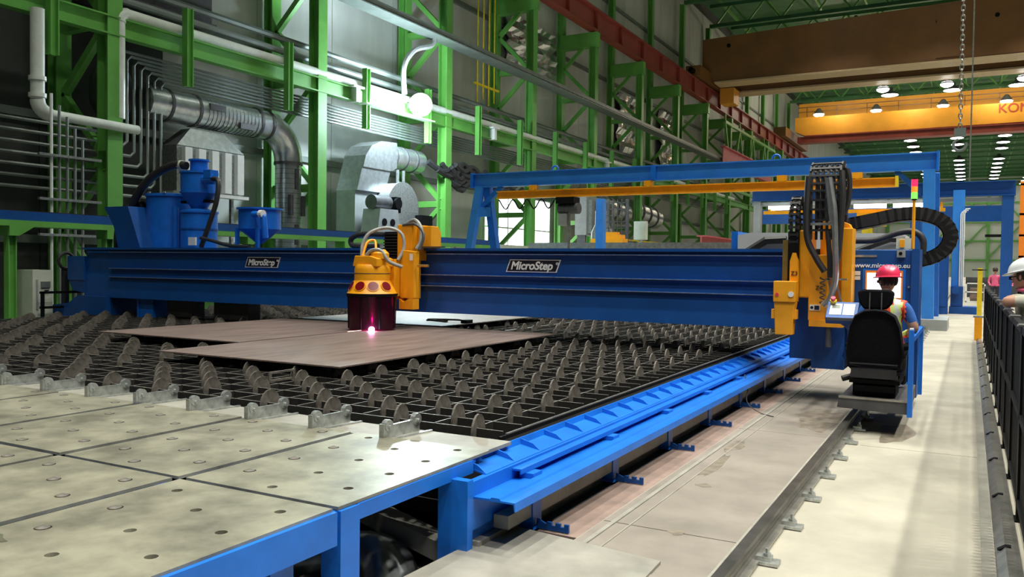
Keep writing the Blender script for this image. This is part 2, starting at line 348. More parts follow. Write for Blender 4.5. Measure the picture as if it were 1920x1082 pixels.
for k in range(2): run('wall_pipe', ['slim grey-green pipe just above the thick white rack pipe', 'upper slim grey-green pipe high above the thick white rack pipe'][k], [(CX-.5, 12, 8.75+.42*k), (CX-.5, 80, 8.75+.42*k)], .11, M['conduit'], 8, 'pipes along the left wall')
CW = ['topmost', 'second', 'third', 'fourth', 'fifth', 'sixth', 'lowest']
for k in range(7):
    z = 7.38 - .105*k
    yy = 14.95 + .22*k
    pts = [(CX-.5, 80, z), (CX-.5, yy+.12, z), (CX-.5, yy, z-.12), (CX-.5, yy, 5.2-.5*k*.55), (CX-.5, yy-.12, 5.08-.5*k*.55), (CX-.5, 8, 5.08-.5*k*.55)]
    run('conduit', '%s grey conduit in the bundle bending down under the green rack beam' % CW[k], pts, .045, M['conduit'], 6, 'conduits under the rack beam', 'conduit')
for k in range(5):
    yy = 12.25 + .2*k
    run('riser_pipe', '%s thin grey riser pipe left of the leftmost pair of columns' % ['first','second','third','fourth','fifth'][k], [(-19.3, yy, 0), (-19.3, yy, 5.6 - .25*k)], .035, M['conduit'] if k else M['white'], 6, 'thin riser pipes', 'pipe')
for k in range(3):
    single('pipe_clamp_rail', MB().box(-19.28, -19.2, 11.9, 13.5, (2.2, 3.05, 4.1)[k], (2.2, 3.05, 4.1)[k]+.06), M['galv'], '%s horizontal clamp rail across the thin riser pipes' % ['lowest','middle','topmost'][k], 'rail', (-19.24, 12.6, (2.2,3.05,4.1)[k]), 'pipe clamp rails')
for k in range(4):
    yy = 10.35 + .34*k
    pts = [(-20.6, 8.5, 5.1 - .55*k), (-20.6, yy-.1, 5.1 - .55*k), (-20.6, yy, 5.2 - .55*k), (-20.6, yy, 7.4)]
    run('conduit', '%s dark conduit climbing the wall at the far left edge' % ['first','second','third','fourth'][k], pts, .055, M['conduit'], 6, 'conduits at the far left', 'conduit')
# dark ventilation box high on the wall, tray, drop lines
single('air_duct_box', MB().box(-21.9, -20.6, 14.75, 18.2, 8.9, 12.6).box(-22, -20.5, 14.65, 18.3, 8.82, 8.9), M['darkgrey'], 'big dark rectangular air duct high above the round silver duct', 'duct', (-21, 15, 8.82))
tr = thing('cable_tray', 'long grey ladder cable tray hung across the upper columns', 'cable tray', (CX+.55, 40, 11.1))
for dx in (0, .62): part('side_rail', MB().box(CX+.25+dx, CX+.29+dx, 16, 76, 11.02, 11.2), M['conduit'], tr)
part('lower_angle', MB().box(CX+.2, CX+.95, 16, 76, 10.92, 10.97), M['conduit'], tr)
rg = MB().box(0, .6, -.05, .05, 11.06, 11.1).mesh('rung', M['galv'])
for k in range(100): inst('rung', rg, tr, (CX+.28, 16.3+.6*k, 0))
part('cables', MB().tube([(CX+.4, 16, 11.16), (CX+.4, 76, 11.16)], .05, 6).tube([(CX+.6, 16, 11.17), (CX+.6, 76, 11.17)], .06, 6), M['rubber'], tr)
run('drop_cable', 'thick grey hose curving down from the cable tray to the floodlight', smooth_path([(-19.6,28.9,11.0),(-19.6,28.6,10.6),(-19.7,27.6,10.2),(-19.7,26.9,9.4),(-19.6,26.8,8.3)]), .11, M['hose'], 8, None, 'cable')
for k in range(4):
    yy = 35.6 + .55*k
    run('hoist_line', '%s pale yellow drop line hanging before the upper wall panels' % ['first','second','third','fourth'][k], [(-21.6, yy, 22), (-21.6, yy, 9.4 + .5*(k % 2))], .035, M['safety'], 6, 'yellow drop lines', 'line')
single('hoist_crossbar', MB().box(-21.65, -21.55, 35.3, 37.7, 10.55, 10.65), M['safety'], 'pale yellow crossbar joining the hanging drop lines', 'bar', (-21.6, 36.5, 10.6))
# crumpled foil insulation blankets
def foil(loc, wy, hz, label):
    mb = MB(); n, mz = 12, 10; vs = []
    for i in range(n+1):
        for j in range(mz+1):
            vs.append((loc[0] + random.uniform(-.12,.12) + .14*math.sin(j*1.9), loc[1] + wy*(i/n-.5), loc[2] + hz*(j/mz-.5)))
    nb = len(vs); vs += [(v[0]-.12, v[1], v[2]) for v in vs]
    fs = [(i*(mz+1)+j, (i+1)*(mz+1)+j, (i+1)*(mz+1)+j+1, i*(mz+1)+j+1) for i in range(n) for j in range(mz)]
    fs += [tuple(nb+q for q in reversed(f)) for f in list(fs)]
    mb.add(vs, fs); return single('foil_blanket', mb, M['foil'], label, 'insulation', loc, 'foil insulation blankets')
foil((-22.2, 42.6, 14.1), 6.0, 2.6, 'crumpled silver foil blanket on the wall left of the red runway girder')
foil((-22.2, 58.2, 12.0), 4.5, 4.2, 'crumpled silver foil blanket beside the column below the brown crane')
foil((-22.2, 67.5, 12.0), 5.0, 4.6, 'bright crumpled silver foil blanket farthest along the wall')
foil((-22.2, 52.0, 4.6), 4.5, 2.0, 'crumpled silver foil sheet low behind the blue portal frame')
# red stored beams and a green lattice beside the far columns
single('stored_red_beam', MB().hbeam((-18.9, 72, 11.4), (-18.9, 92, 11.4), .5, 1.5, .08), M['redlt'], 'red box beam hung below the runway near the blue portal', 'beam', (-18.9, 72, 11.4))
single('stored_red_beam', MB().hbeam((-13.2, 46, 3.0), (-13.2, 66, 3.0), .5, .9, .08), M['redlt'], 'pale red steel beam lying low behind the blue portal frame', 'beam', (-13.2, 46, 3.0))
t = thing('lattice_girder', 'slim pale green lattice girder hung under the red runway', 'girder', (-19.82, 74, 9))
part('top_chord', MB().bar((-19.82, 76, 14.9), (-19.82, 98, 14.9), .25, .25), M['green'], t); part('bottom_chord', MB().bar((-19.82, 76, 9), (-19.82, 98, 9), .25, .25), M['green'], t)
for k in range(4):
    part('web_member', MB().bar((-19.82, 76+5.5*k, 14.9), (-19.82, 78.75+5.5*k, 9), .22, .22), M['green'], t)
    part('web_member', MB().bar((-19.82, 78.75+5.5*k, 9), (-19.82, 81.5+5.5*k, 14.9), .22, .22), M['green'], t)
for k in range(5): part('hanger', MB().box(-19.9,-19.74,76+5.4*k,76.15+5.4*k,15.0,15.63), M['green'], t)
# floodlight on the rack beam
t = thing('floodlight', 'glaring blue-white floodlight on the green rack beam', 'lamp', (-19.1, 27.2, 7.9))
_d = Vector((.55, -.80, -.25)).normalized(); _c = Vector((-19.1, 27.2, 7.9))
part('bracket', MB().box(-19.75, -19.3, 27.15, 27.3, 7.8, 8.0), M['darkgrey'], t)
part('housing', MB().cyl(_c - _d*.45, _c - _d*.3, .25, .3, 20).cyl(_c - _d*.3, _c, .25, .46, 24), M['darkgrey'], t, True)
part('lens', MB().cyl(_c, _c + _d*.06, .42, .38, 28).cyl(_c + _d*.06, _c + _d*.14, .38, .2, 28), M['flood'], t, True)
part('work_shelf', MB().box(-19.7, -19.35, 24.2, 28.6, 7.46, 7.50), M['white'], t)
L = bpy.data.lights.new('flood_light', 'POINT'); L.energy = 2600; L.color = (.72, .9, 1.); L.shadow_soft_size = .6
lo = bpy.data.objects.new('flood_light', L); COL.objects.link(lo); lo.parent = t; lo.location = (.6, -.85, -.3)
# round silver duct, dust collector, fan unit
def ringed_duct(t, pts, r, seg=12, bands=()):
    part('duct_run', MB().tube(pts, r, 20), M['duct'], t, True)
def rings(t, a, b, r, n, name='seam_ring', w=.02, m=None):
    a, b = Vector(a), Vector(b); d = (b-a).normalized()
    for k in range(n):
        c = a + (b-a) * (k/(max(1,n-1))); part(name, MB().cyl(c - d*w, c + d*w, r, n=20), m or M['darkgrey'], t, True)
t = thing('extraction_duct', 'big round silver extraction duct bending down the wall near the blue tanks', 'duct', (-20.8, 18, 6))
ringed_duct(t, [(-20.8, 15.9, 6.2), (-20.8, 20.6, 6.22)] , .48)
ringed_duct(t, arc_pts((20.6, 5.10), 1.12, 90, 0, 8, 'yz', -20.8) , .47)
ringed_duct(t, [(-20.8, 21.72, 5.1), (-20.8, 21.72, 1.2)], .44)
rings(t, (-20.8, 16.6, 6.2), (-20.8, 17.6, 6.2), .50, 2, 'clamp_band', .05); rings(t, (-20.8, 20.1, 6.22), (-20.8, 20.6, 6.22), .50, 2, 'clamp_band', .05); rings(t, (-20.8, 21.72, 5.05), (-20.8, 21.72, 5.0), .49, 1, 'clamp_band', .05)
rings(t, (-20.8, 17.9, 6.2), (-20.8, 19.9, 6.2), .487, 14, 'seam_ring', .008, M['conduit']); rings(t, (-20.8, 21.72, 4.85), (-20.8, 21.72, 2.0), .447, 18, 'seam_ring', .008, M['conduit'])
for (y, z) in ((18.2, 6.35), (19.4, 5.95)): part('hatch', MB().box(-20.42, -20.30, y-.3, y+.3, z-.09, z+.09), M['darkgrey'], t)
for (dy, z) in ((-.05, 4.5), (.28, 3.6), (-.3, 3.6), (-.05, 2.6)): part('hatch', MB().box(-20.46, -20.33, 21.72+dy-.07, 21.72+dy+.07, z-.35, z+.35), M['darkgrey'], t)
t = thing('dust_collector', 'silver ribbed dust collector cabinet behind the blue tanks', 'dust collector', (-20.4, 17.6, 3.6))
part('cabinet', MB().box(-21.2, -20.4, 16.75, 19.25, 3.7, 5.05), M['galv'], t)
part('hood', MB().add([(-21.2,16.75,5.05),(-20.38,16.75,5.05),(-20.38,19.3,5.05),(-21.2,19.3,5.05),(-21,17.4,5.62),(-20.6,17.4,5.62),(-20.6,18.7,5.62),(-21,18.7,5.62)], [(0,1,5,4),(1,2,6,5),(2,3,7,6),(3,0,4,7),(4,5,6,7),(3,2,1,0)]), M['duct'], t)
fin = MB().box(0, .16, -.13, .13, 3.75, 5.0).mesh('filter_fin', M['white'])
for k in range(5): inst('filter_fin', fin, t, (-20.4, 17.05+.5*k, 0))
part('bottom_rail', MB().box(-20.5, -20.2, 16.7, 19.35, 3.6, 3.7), M['white'], t)
part('support', MB().box(-20.6, -20.5, 18.9, 19.0, 0, 3.6).box(-20.6, -20.5, 17.0, 17.1, 0, 3.6), M['galv'], t)
t = thing('extraction_fan', 'grey extraction fan with curved hood behind the yellow torch head', 'fan', (-20.3, 26, 2.5))
part('plinth', MB().box(-21.4, -19.4, 24.4, 28.4, 0, 2.6), M['machine'], t)
part('inlet_box', MB().prism([(24.7,2.6),(26.4,2.6),(26.35,4.4),(24.7,4.4)], 'x', -21.2, -20.3), M['machine'], t)
part('transition', MB().prism([(24.7,4.4),(26.4,4.4),(26.75,5.3),(25.0,5.3)], 'x', -21.2, -20.2), M['duct'], t)
part('curved_hood', MB().prism([(25.0,5.3),(25.15,5.75),(25.5,6.15),(26.1,6.4),(27.1,6.45),(27.1,5.45),(26.75,5.3)], 'x', -21.2, -20.15), M['duct'], t)
part('volute', MB().cyl((-20.5, 26.9, 3.85), (-19.7, 26.9, 3.85), .98, n=32), M['machine'], t, True)
part('volute_rim', MB().cyl((-19.74, 26.9, 3.85), (-19.66, 26.9, 3.85), 1.02, n=32), M['galv'], t, True)
part('outlet', MB().prism([(27.4,2.6),(29.0,2.6),(29.0,3.6),(28.6,4.5),(27.8,4.9),(27.4,4.9)], 'x', -21.1, -20.5), M['machine'], t)
part('motor_base', MB().prism([(24.75,2.5),(26.3,2.5),(26.05,3.7),(24.95,3.7)], 'x', -20.1, -19.3), M['machine'], t)
part('motor', MB().cyl((-19.7, 24.9, 3.95), (-19.7, 25.9, 3.95), .28, n=16), M['darkgrey'], t, True)
part('pulley_guard', MB().cyl((-19.4, 26.1, 3.95), (-19.3, 26.1, 3.95), .22, n=16).box(-19.6,-19.35,26.0,26.3,3.6,4.2), M['black'], t)
for yy in (25.2, 25.7): part('port', MB().cyl((-19.32, yy, 3.2), (-19.27, yy, 3.2), .14, n=16), M['black'], t)
part('round_duct', MB().tube([(-20.7, 27.1, 5.95), (-20.7, 29.3, 5.95)], .48, 20), M['duct'], t, True)
rings(t, (-20.7, 27.3, 5.95), (-20.7, 28.7, 5.95), .5, 3, 'clamp_band', .04)
part('switch_box', MB().box(-19.6, -19.3, 27.6, 28.4, 2.6, 3.6), M['black'], t)
part('drain_pipes', MB().tube([(-20.2, 27.2, 5.4), (-20.2, 27.2, 2.6)], .07, 8).tube([(-20.2, 27.6, 5.4), (-20.2, 27.6, 2.6)], .07, 8), M['galv'], t)
mb = MB()
for k in range(14):
    y0 = 28.9 + random.uniform(0, 5); z0 = 5.6 + random.uniform(-.3,.4)
    mb.tube(smooth_path([(-19.9+random.uniform(-.2,.2), y0, z0), (-19.8, y0+.8, z0-.45+random.uniform(-.1,.3)), (-19.9, y0+1.7, z0+random.uniform(-.15,.2)), (-19.8, y0+2.6, z0-.4), (-19.9, y0+3.4, z0-.15)], 4), .13, 6)
single('hose_bundle', mb, M['rubber'], 'tangle of black hoses slung past the green column by the fan', 'hoses', (-19.9, 29, 5.6), None, True, 'stuff')
single('wall_bench', MB().box(-19.9, -19.2, 30.8, 37, 2.4, 2.6).box(-19.9,-19.8,31,37,0,2.4), M['cream'], 'pale ledge along the wall right of the yellow torch head', 'ledge', (-19.5, 34, 2.4))
# more ducting beyond the portal
t = thing('branch_duct', 'round silver duct with dark bands far behind the blue portal', 'duct', (-20.6, 50, 5))
for (y0, y1) in ((49.5, 53.5), (55.5, 60)):
    part('duct_run', MB().tube([(-21.0, y0, 5.6), (-20.8, y1, 5.2)], .75, 16), M['duct'], t, True); rings(t, (-20.95, y0+.8, 5.5), (-20.83, y1-1, 5.3), .79, 3, 'clamp_band', .08)
    part('downpipe', MB().tube([(-20.9, y0+2, 5), (-20.9, y0+2, 0)], .35, 12), M['duct'], t, True)
single('platform_rail', MB().box(-19.3,-19.2,50,57,3.3,3.38).box(-19.3,-19.2,50,57,2.6,2.68).box(-19.3,-19.2,50,50.1,2,3.3).box(-19.3,-19.2,52.3,52.4,2,3.3).box(-19.3,-19.2,54.6,54.7,2,3.3).box(-19.3,-19.2,56.9,57,2,3.3).box(-20.2,-19.2,50,57,1.9,2.02), M['safety'], 'yellow guard rail on a platform beyond the portal frame', 'railing', (-19.3, 53, 1.9))
t = thing('filter_unit', 'grey ribbed filter cabinet behind the left end of the portal', 'filter unit', (-19.2, 44, 0))
part('cabinet', MB().box(-19.7, -19.0, 43.3, 47.3, 3.4, 5.6), M['machine'], t)
fin2 = MB().box(0, .2, -.2, .2, 3.5, 5.4).mesh('filter_fin', M['galv'])
for k in range(5): inst('filter_fin', fin2, t, (-19.0, 43.8+.75*k, 0))
part('stand', MB().box(-19.6,-19.1,43.4,43.6,0,3.4).box(-19.6,-19.1,47.0,47.2,0,3.4).box(-19.6,-19.1,43.6,47.0,1.2,1.35), M['darkgrey'], t)
# ================================================================== OVERHEAD CRANES
def girder(t, y0, y1, z0, z1, x0, x1, m, mf, camber=0):
    part('girder', MB().prism([(x0, z0+(z1-z0)*.25), (x0+1.2, z0), (x1, z0+.25), (x1, z1+camber), ((x0+x1)/2, z1+camber*.8), (x0, z1)], 'y', y0, y1), m, t)
    part('lower_flange', MB().box(x0+1.1, x1, y0-.25, y1+.25, z0-.12, z0+.02), mf, t)
tan = mat('tan_crane_flange', (.55,.40,.22), .5, var=.1)
t = thing('bridge_crane', 'dark brown-orange overhead bridge crane nearest the camera', 'crane', (0, 70, 17))
girder(t, 69.8, 71.2, 17.15, 20.8, -20.2, 22, M['crane'], tan, .9)
girder(t, 75.0, 76.4, 17.25, 20.6, -20.2, 22, M['crane'], tan, .9)
part('end_truck', MB().box(-20.6, -19.4, 66.5, 79.5, 17.1, 17.95), M['crane'], t)
for y in (67.5, 70, 76, 78.5): part('wheel', MB().cyl((-20.15, y, 17.38), (-19.85, y, 17.38), .32, n=16), M['rail'], t, True)
part('drive_motor', MB().cyl((-19.3, 73.4, 16.5), (-18.3, 73.4, 16.5), .45, n=14).box(-19.4,-18.2,72.6,74.4,15.9,17.2), M['crane2'], t)
part('buffer', MB().cyl((-20, 66.5, 17.5), (-20, 65.8, 17.5), .2, n=12), M['black'], t)
for x in (-18, -2.5, 1.3): part('access_hatch', MB().cyl((x, 69.8, 20.1), (x, 69.74, 20.1), .16, n=12), M['black'], t)
part('splice_plate', MB().box(-2.6, -1.0, 69.72, 69.8, 17.4, 21.2), M['crane'], t)
for x in (-2, 3.4, 8.5):
    q = part('work_light', MB().lathe([(.12,.5),(.2,.45),(.5,.05),(.52,0)], (x, 77.2, 16.9), 14), M['darkgrey'], t, True)
    part('lens', MB().ball((x, 77.2, 16.9), .5, .5, .28), M['lens'], q, True)
q = part('work_light', MB().lathe([(.12,.5),(.2,.45),(.5,.05),(.52,0)], (-6.8, 77.2, 16.9), 14), M['darkgrey'], t, True); part('lens', MB().ball((-6.8, 77.2, 16.9), .5, .5, .28), M['lens'], q, True)
t = thing('bridge_crane', 'bright yellow-orange overhead bridge crane with a row of lights', 'crane', (0, 107, 18))
girder(t, 104.6, 106.2, 17.5, 19.7, -18.8, 22, M['crane2'], M['runway'], .1)
girder(t, 111.5, 113, 20.2, 22.6, -19.6, 22, M['crane2'], tan, .1)
part('end_truck', MB().box(-20.6, -19.2, 101, 116, 17.15, 18.2), M['crane'], t)
part('walkway', MB().box(-19, 22, 107.4, 109, 20.1, 20.2), M['runway'], t)
for k in range(12): part('rail_post', MB().box(-18+3.4*k, -17.9+3.4*k, 107.4, 107.5, 20.2, 21.4), M['crane'], t)
part('hand_rail', MB().box(-19, 22, 107.4, 107.5, 21.35, 21.45).box(-19, 22, 107.4, 107.5, 20.8, 20.88), M['crane'], t)
part('lower_box', MB().box(-18.5, 22, 104.5, 106.3, 16.7, 17.4), M['runway'], t)
text('lettering', 'KONECRANES', 1.35, (2.25, 104.56, 18.75), mat('dull_red_lettering', (.42,.06,.03), .5, var=0), t, bold=.01)
for x in (-16.5, -10.1, -3.1, 3.1, 9.4):
    q = part('work_light', MB().lathe([(.15,.7),(.25,.6),(.62,.05),(.64,0)], (x, 107, 20.4), 14), M['darkgrey'], t, True)
    part('lens', MB().ball((x, 107, 20.4), .62, .62, .32), M['lens'], q, True)
for x in (-14, -6, 2, 8):
    L = bpy.data.lights.new('crane_work_light', 'POINT'); L.energy = 700; L.color = (1,.93,.75); L.shadow_soft_size = .5
    lo = bpy.data.objects.new('crane_work_light', L); COL.objects.link(lo); lo.parent = t; lo.location = (x, -4.5, 3.3)
# chain with hook
t = thing('lifting_chain', 'long grey lifting chain with a hook hanging at the upper right', 'chain', (-.5, 40, 7))
ring = []
def link_mesh(L, W, r):
    c = [(W*math.sin(a)*.5, 0, L*.5*math.cos(a)) for a in [i*math.pi/5 for i in range(10)]]; mb = MB(); mb.tube(c + [c[0]], r, 5, False); return mb
lk = link_mesh(.27, .14, .026).mesh('chain_link', M['steel'], smooth=True)
for k in range(54): inst('chain_link', lk, t, (-.5, 40, 7.75 + .205*k), (0, 0, math.pi/2*(k % 2)))
part('hook_block', MB().box(-.72, -.28, 39.9, 40.1, 7.3, 7.65), M['conduit'], t)
part('hook', MB().tube(arc_pts((-.5, 6.95), .24, 100, 380, 12, 'xz', 40), .06, 8), M['conduit'], t, True)
run('pendant_cable', 'thin steel pendant cable hanging beside the lifting chain hook', [(-.1, 41, 18), (-.1, 41, 5.4)], .03, M['steel'], 6, None, 'cable')
# ================================================================== BLUE PORTAL AND BACKGROUND MACHINE
PY = 26.0
t = thing('portal_frame', 'big bright blue portal frame spanning behind the cutting gantry', 'portal frame', (-8, PY, 0))
part('cross_beam', MB().hbeam((-15.9, PY, 4.68), (-.82, PY, 4.68), .22, .50, .03), M['blue_lt'], t)  # lighter blue than its plates, standing in for lamp light on the web
part('splice_plate', MB().box(-9.1, -8.95, PY-.19, PY+.19, 4.46, 4.9), M['blue'], t)
for x in (-15.88, -.84): part('end_plate', MB().box(x-.03, x+.03, PY-.2, PY+.2, 4.42, 4.95), M['blue'], t)
part('leg', MB().bar((-15.55, PY-.1, 4.45), (-16.2, PY-.3, .2), .26, .26), M['blue_lt'], t)
part('leg', MB().bar((-15.35, PY+.1, 4.45), (-14.85, PY+.4, .2), .26, .26), M['blue'], t)
part('leg', MB().bar((-1.05, PY, 4.45), (-1.0, PY, .3), .32, .3), M['blue_lt'], t)
part('leg', MB().bar((-.95, PY+.9, 4.45), (-.9, PY+1.6, .3), .26, .26), M['blue'], t)
part('knee_brace', MB().bar((-15.55, PY, 3.7), (-14.7, PY, 4.44), .16, .16), M['blue'], t)
part('leg_tie', MB().bar((-15.8, PY-.1, 3.55), (-15.2, PY+.1, 3.55), .2, .34), M['blue_lt'], t)
part('knee_brace', MB().bar((-1.1, PY, 3.7), (-1.9, PY, 4.44), .14, .14), M['blue_dk'], t)
part('foot_block', MB().box(-1.4, -.5, PY-.5, PY+2, 0, .3), M['machine'], t); part('foot_block', MB().box(-16.7, -14.5, PY-.6, PY+.8, 0, .22), M['blue_dk'], t)
for x in (-12.6, -5.2): part('lifting_eye', MB().tube(arc_pts((x, 4.96), .12, 0, 180, 8, 'xz', PY), .03, 6), M['blue'], t, True)
t = thing('hoist_beam', 'yellow hoist track beam hung under the blue portal frame', 'hoist beam', (-8, PY-.05, 4.1))
part('beam', MB().hbeam((-14.85, PY-.05, 4.13), (-1.85, PY-.05, 4.13), .2, .27, .03), M['yellow'], t)
part('end_stop', MB().box(-1.9, -1.82, PY-.17, PY+.07, 4.0, 4.3), M['safety'], t)
for x in (-13.4, -9.2, -5.0, -2.9): part('clamp', MB().box(x-.14, x+.14, PY-.15, PY+.05, 4.25, 4.44).box(x-.05,x+.05,PY-.18,PY+.08,4.25,4.33), M['yellow'], t)
part('festoon_cable', MB().tube(smooth_path([(-14.7 + .28*i, PY-.2, 3.95 - (.0 if i % 2 == 0 else .34)) for i in range(11)], 4), .025, 6), M['black'], t, True)
t = thing('chain_hoist', 'dark electric chain hoist hanging from the yellow hoist beam', 'hoist', (-12.1, PY-.05, 3.6))
part('trolley', MB().box(-12.42, -11.75, PY-.3, PY+.2, 3.76, 3.98), M['black'], t)
part('motor_body', MB().cyl((-12.4, PY-.05, 3.6), (-11.65, PY-.05, 3.6), .19, n=16), M['darkgrey'], t, True)
part('chain_box', MB().box(-12.35, -12.05, PY-.25, PY+.1, 3.02, 3.42), M['machine'], t)
part('hoist_pole', MB().tube([(-12.0, PY-.1, 3.5), (-12.0, PY-.1, 1.9)], .05, 8), M['steel'], t)
# background machine: white hood, guards, stacks
single('sheet_hood', MB().prism([(-4.7,2.02),(-1.25,2.02),(-1.25,2.42),(-4.4,2.46),(-4.7,2.4)], 'y', 19.38, 21.5), M['hood'], 'pale grey machine hood just behind the cutting gantry at right', 'machine hood', (-3, 20.5, 2.02))
t = thing('hood_stand', 'blue support stand under the pale grey machine hood', 'stand', (-3, 20, 0))
for x in (-4.4, -2.2): part('leg', MB().box(x, x+.3, 20.2, 20.5, 0, 2.01), M['blue'], t)
part('end_board', MB().box(-4.9,-4.75,19.6,21.5,0,2.5), M['blue'], t)
single('hood_cable_duct', MB().tube([(-6.2,19.3,1.98),(-4.5,19.3,2.0),(-4.05,19.3,2.28),(-3.6,19.3,2.3)], .09, 6), M['rubber'], 'black cable duct lying across the grey hood left end', 'cable', (-4.5,19.3,2))
single('hood_cable_duct', MB().tube([(-2.8,19.3,2.0),(-2.2,19.3,2.02),(-1.5,19.3,2.3),(-1.2,19.3,2.3)], .07, 6), M['rubber'], 'black cable duct lying across the grey hood right end', 'cable', (-2,19.3,2))
single('roller_track', MB().box(-15.5,-5.8,29.6,30.2,2.3,2.55).box(-15.5,-5.8,29.5,29.6,2.0,2.1).box(-15,-14.8,29.6,30,0,2.3).box(-10.2,-10,29.6,30,0,2.3).box(-6.3,-6.1,29.6,30,0,2.3), M['steel'], 'long steel roller track seen beneath the yellow hoist beam', 'track', (-10, 30, 2.3))
single('stored_clamp_unit', MB().box(-12.8,-11.5,29.62,30.18,2.55,2.7).box(-12.4,-11.8,29.7,30.1,2.7,2.95).box(-11.9,-11.6,29.65,30.15,2.7,2.85), M['yellow'], 'small yellow clamp unit sitting on the roller track', 'clamp unit', (-12.2,29.9,2.55))
single('mesh_guard', MB().box(-13.2,-13.12,31,31.1,0,4.3).box(-11.9,-11.82,31,31.1,0,4.3).add(*(lambda b: (b.v,b.f))((lambda b: [b.box(-13.2+.18*i,-13.17+.18*i,31.03,31.06,1.8,4.3) for i in range(8)] and [b.box(-13.2,-11.85,31.03,31.06,1.9+.25*i,1.93+.25*i) for i in range(10)] and b)(MB()))), M['darkgrey'], 'dark wire mesh guard panel behind the chain hoist', 'mesh guard', (-12.5,31,0))
single('blue_post', MB().box(-12.0,-11.72,28.2,28.5,0,4.1), M['blue_lt'], 'slim blue post standing right behind the chain hoist', 'post', (-11.85,28.3,0))
single('control_box', MB().box(-12.1,-11.6,32.4,32.7,2.75,3.5).box(-11.9,-11.8,32.5,32.6,0,2.75), M['cream'], 'pale grey control box on a pole below the hoist beam', 'control box', (-11.85,32.5,0))
single('tall_silencer', MB().lathe([(.5,0),(.5,3.2),(.32,3.6),(.32,4.2)], (-15,36,0), 18), M['galv'], 'grey upright silencer cylinder behind the clamp unit', 'silencer', (-15,36,0), None, True)
FY = 38.0
t = thing('second_portal', 'darker blue second portal frame with lamps beneath, farther down the hall', 'portal frame', (-3, FY, 0))
part('cross_beam', MB().hbeam((-8.6, FY, 4.9), (1.5, FY, 4.9), .5, .58, .03), M['blue_dk'], t); part('lower_beam', MB().box(-8.6, 1.5, FY-.1, FY+.5, 4.42, 4.56), M['machine'], t)
part('rear_beam', MB().box(-8.6, 1.5, FY+1.6, FY+1.9, 3.7, 4.35), M['blue_dk'], t)
part('leg', MB().box(1.05, 1.45, FY-.2, FY+.2, 0, 4.62), M['blue_dk'], t); part('leg', MB().box(-8.5, -8.2, FY-.2, FY+.2, 0, 4.62), M['machine'], t)
part('shelf', MB().box(.5, 1.05, FY-.1, FY+.3, 3.0, 3.1), M['black'], t)
for k, x in enumerate((-7.2, -5.2, -3.7, -2.2)):
    q = thing('tube_lamp', '%s bright tube lamp from the left under the second blue portal' % ORD[k], 'lamp', (x, FY-.3, 4.3), 'tube lamps under the portal')
    part('tube', MB().tube([(x-.62, FY-.3, 4.3), (x+.62, FY-.3, 4.3)], .10, 10), M['tube'], q, True); part('housing', MB().box(x-.65, x+.65, FY-.38, FY-.22, 4.38, 4.44), M['machine'], q)
t = thing('far_hoist', 'small yellow hoist on a yellow track under the second portal', 'hoist', (-3.6, FY-1, 4))
part('track', MB().box(-7.9, -.9, FY-1, FY-.85, 3.98, 4.12), M['yellow'], t)
for x in (-7.7, -1.1): part('track_bracket', MB().box(x, x+.1, FY-1, FY+.05, 4.12, 4.2).box(x, x+.1, FY-.05, FY+.05, 4.2, 4.42), M['yellow'], t)
part('trolley', MB().box(-4.1, -3.1, FY-1.3, FY-.7, 3.5, 3.96), M['yellow'], t); part('body', MB().box(-3.9, -3.5, FY-1.2, FY-.8, 2.75, 3.5).cyl((-4.2,FY-1,3.6),(-3.0,FY-1,3.6),.2,n=12), M['safety'], t)
t = thing('blue_mast', 'tall blue box mast with white conduits right of the portal leg', 'mast', (-.4, 36.5, 0))
part('mast', MB().box(-.62, -.22, 36.4, 36.8, .3, 4.75), M['blue_lt'], t); part('foot', MB().box(-.66, .35, 36.0, 37.2, 0, .28), M['blue_dk'], t)
for k in range(3): part('conduit', MB().tube([(-.15+.06*k, 36.36, 3.9+.06*k), (-.3+.06*k, 36.36, 3.9+.06*k), (-.34+.06*k, 36.36, 3.8), (-.34+.06*k, 36.36, .9)], .022, 6), M['white'], t)
part('gearbox', MB().box(-.62, -.2, 36.1, 36.4, .3, 1.05).cyl((-.45,36.1,.9),(-.45,35.9,.9),.14,n=12), M['blue_dk'], t)
for k in range(3):
    x = -1.9 + .42*k
    single('blue_cabinet', MB().box(x, x+.36, 33+1.2*k, 33.8+1.2*k, 0, 3.4-.25*k).box(x+.05, x+.31, 32.97+1.2*k, 33+1.2*k, .3, 3.0-.25*k), M['blue'] if k % 2 else M['blue_dk'], '%s tall blue cabinet from the left behind the right portal leg' % ORD[k], 'cabinet', (x+.18, 33.4+1.2*k, 0), 'tall blue cabinets')
t = thing('orange_rack', 'orange steel storage rack at the right edge behind the white helmet', 'rack', (2.2, 46, 0))
for x in (2.0, 3.4, 5): part('upright', MB().box(x, x+.22, 46, 46.2, 0, 5.9), M['orange'], t)
for z in (1.2, 2.3, 3.3, 4.3, 5.7): part('shelf_beam', MB().box(2, 6, 46, 46.15, z, z+.1), M['orange'], t)
part('back_board', MB().box(2.1, 6, 46.6, 46.7, 0, 5.6), M['rust'], t)
single('barrier', MB().box(-.2, 2.6, 60, 60.2, 0, 1.0).box(-.2, 2.6, 59.95, 60.25, 1.0, 1.25), M['darkgrey'], 'dark low barrier across the aisle in the distance', 'barrier', (1, 60, 0))
single('crate', MB().box(.05,.75,50,50.7,0,.75).box(.02,.78,49.97,50.73,.2,.28).box(.02,.78,49.97,50.73,.5,.58), M['rust'], 'brown crate standing at the far end of the aisle', 'crate', (.4,50,0))
t = thing('aisle_rack', 'pale low tube rack at the far end of the aisle', 'rack', (.1, 44, 0))
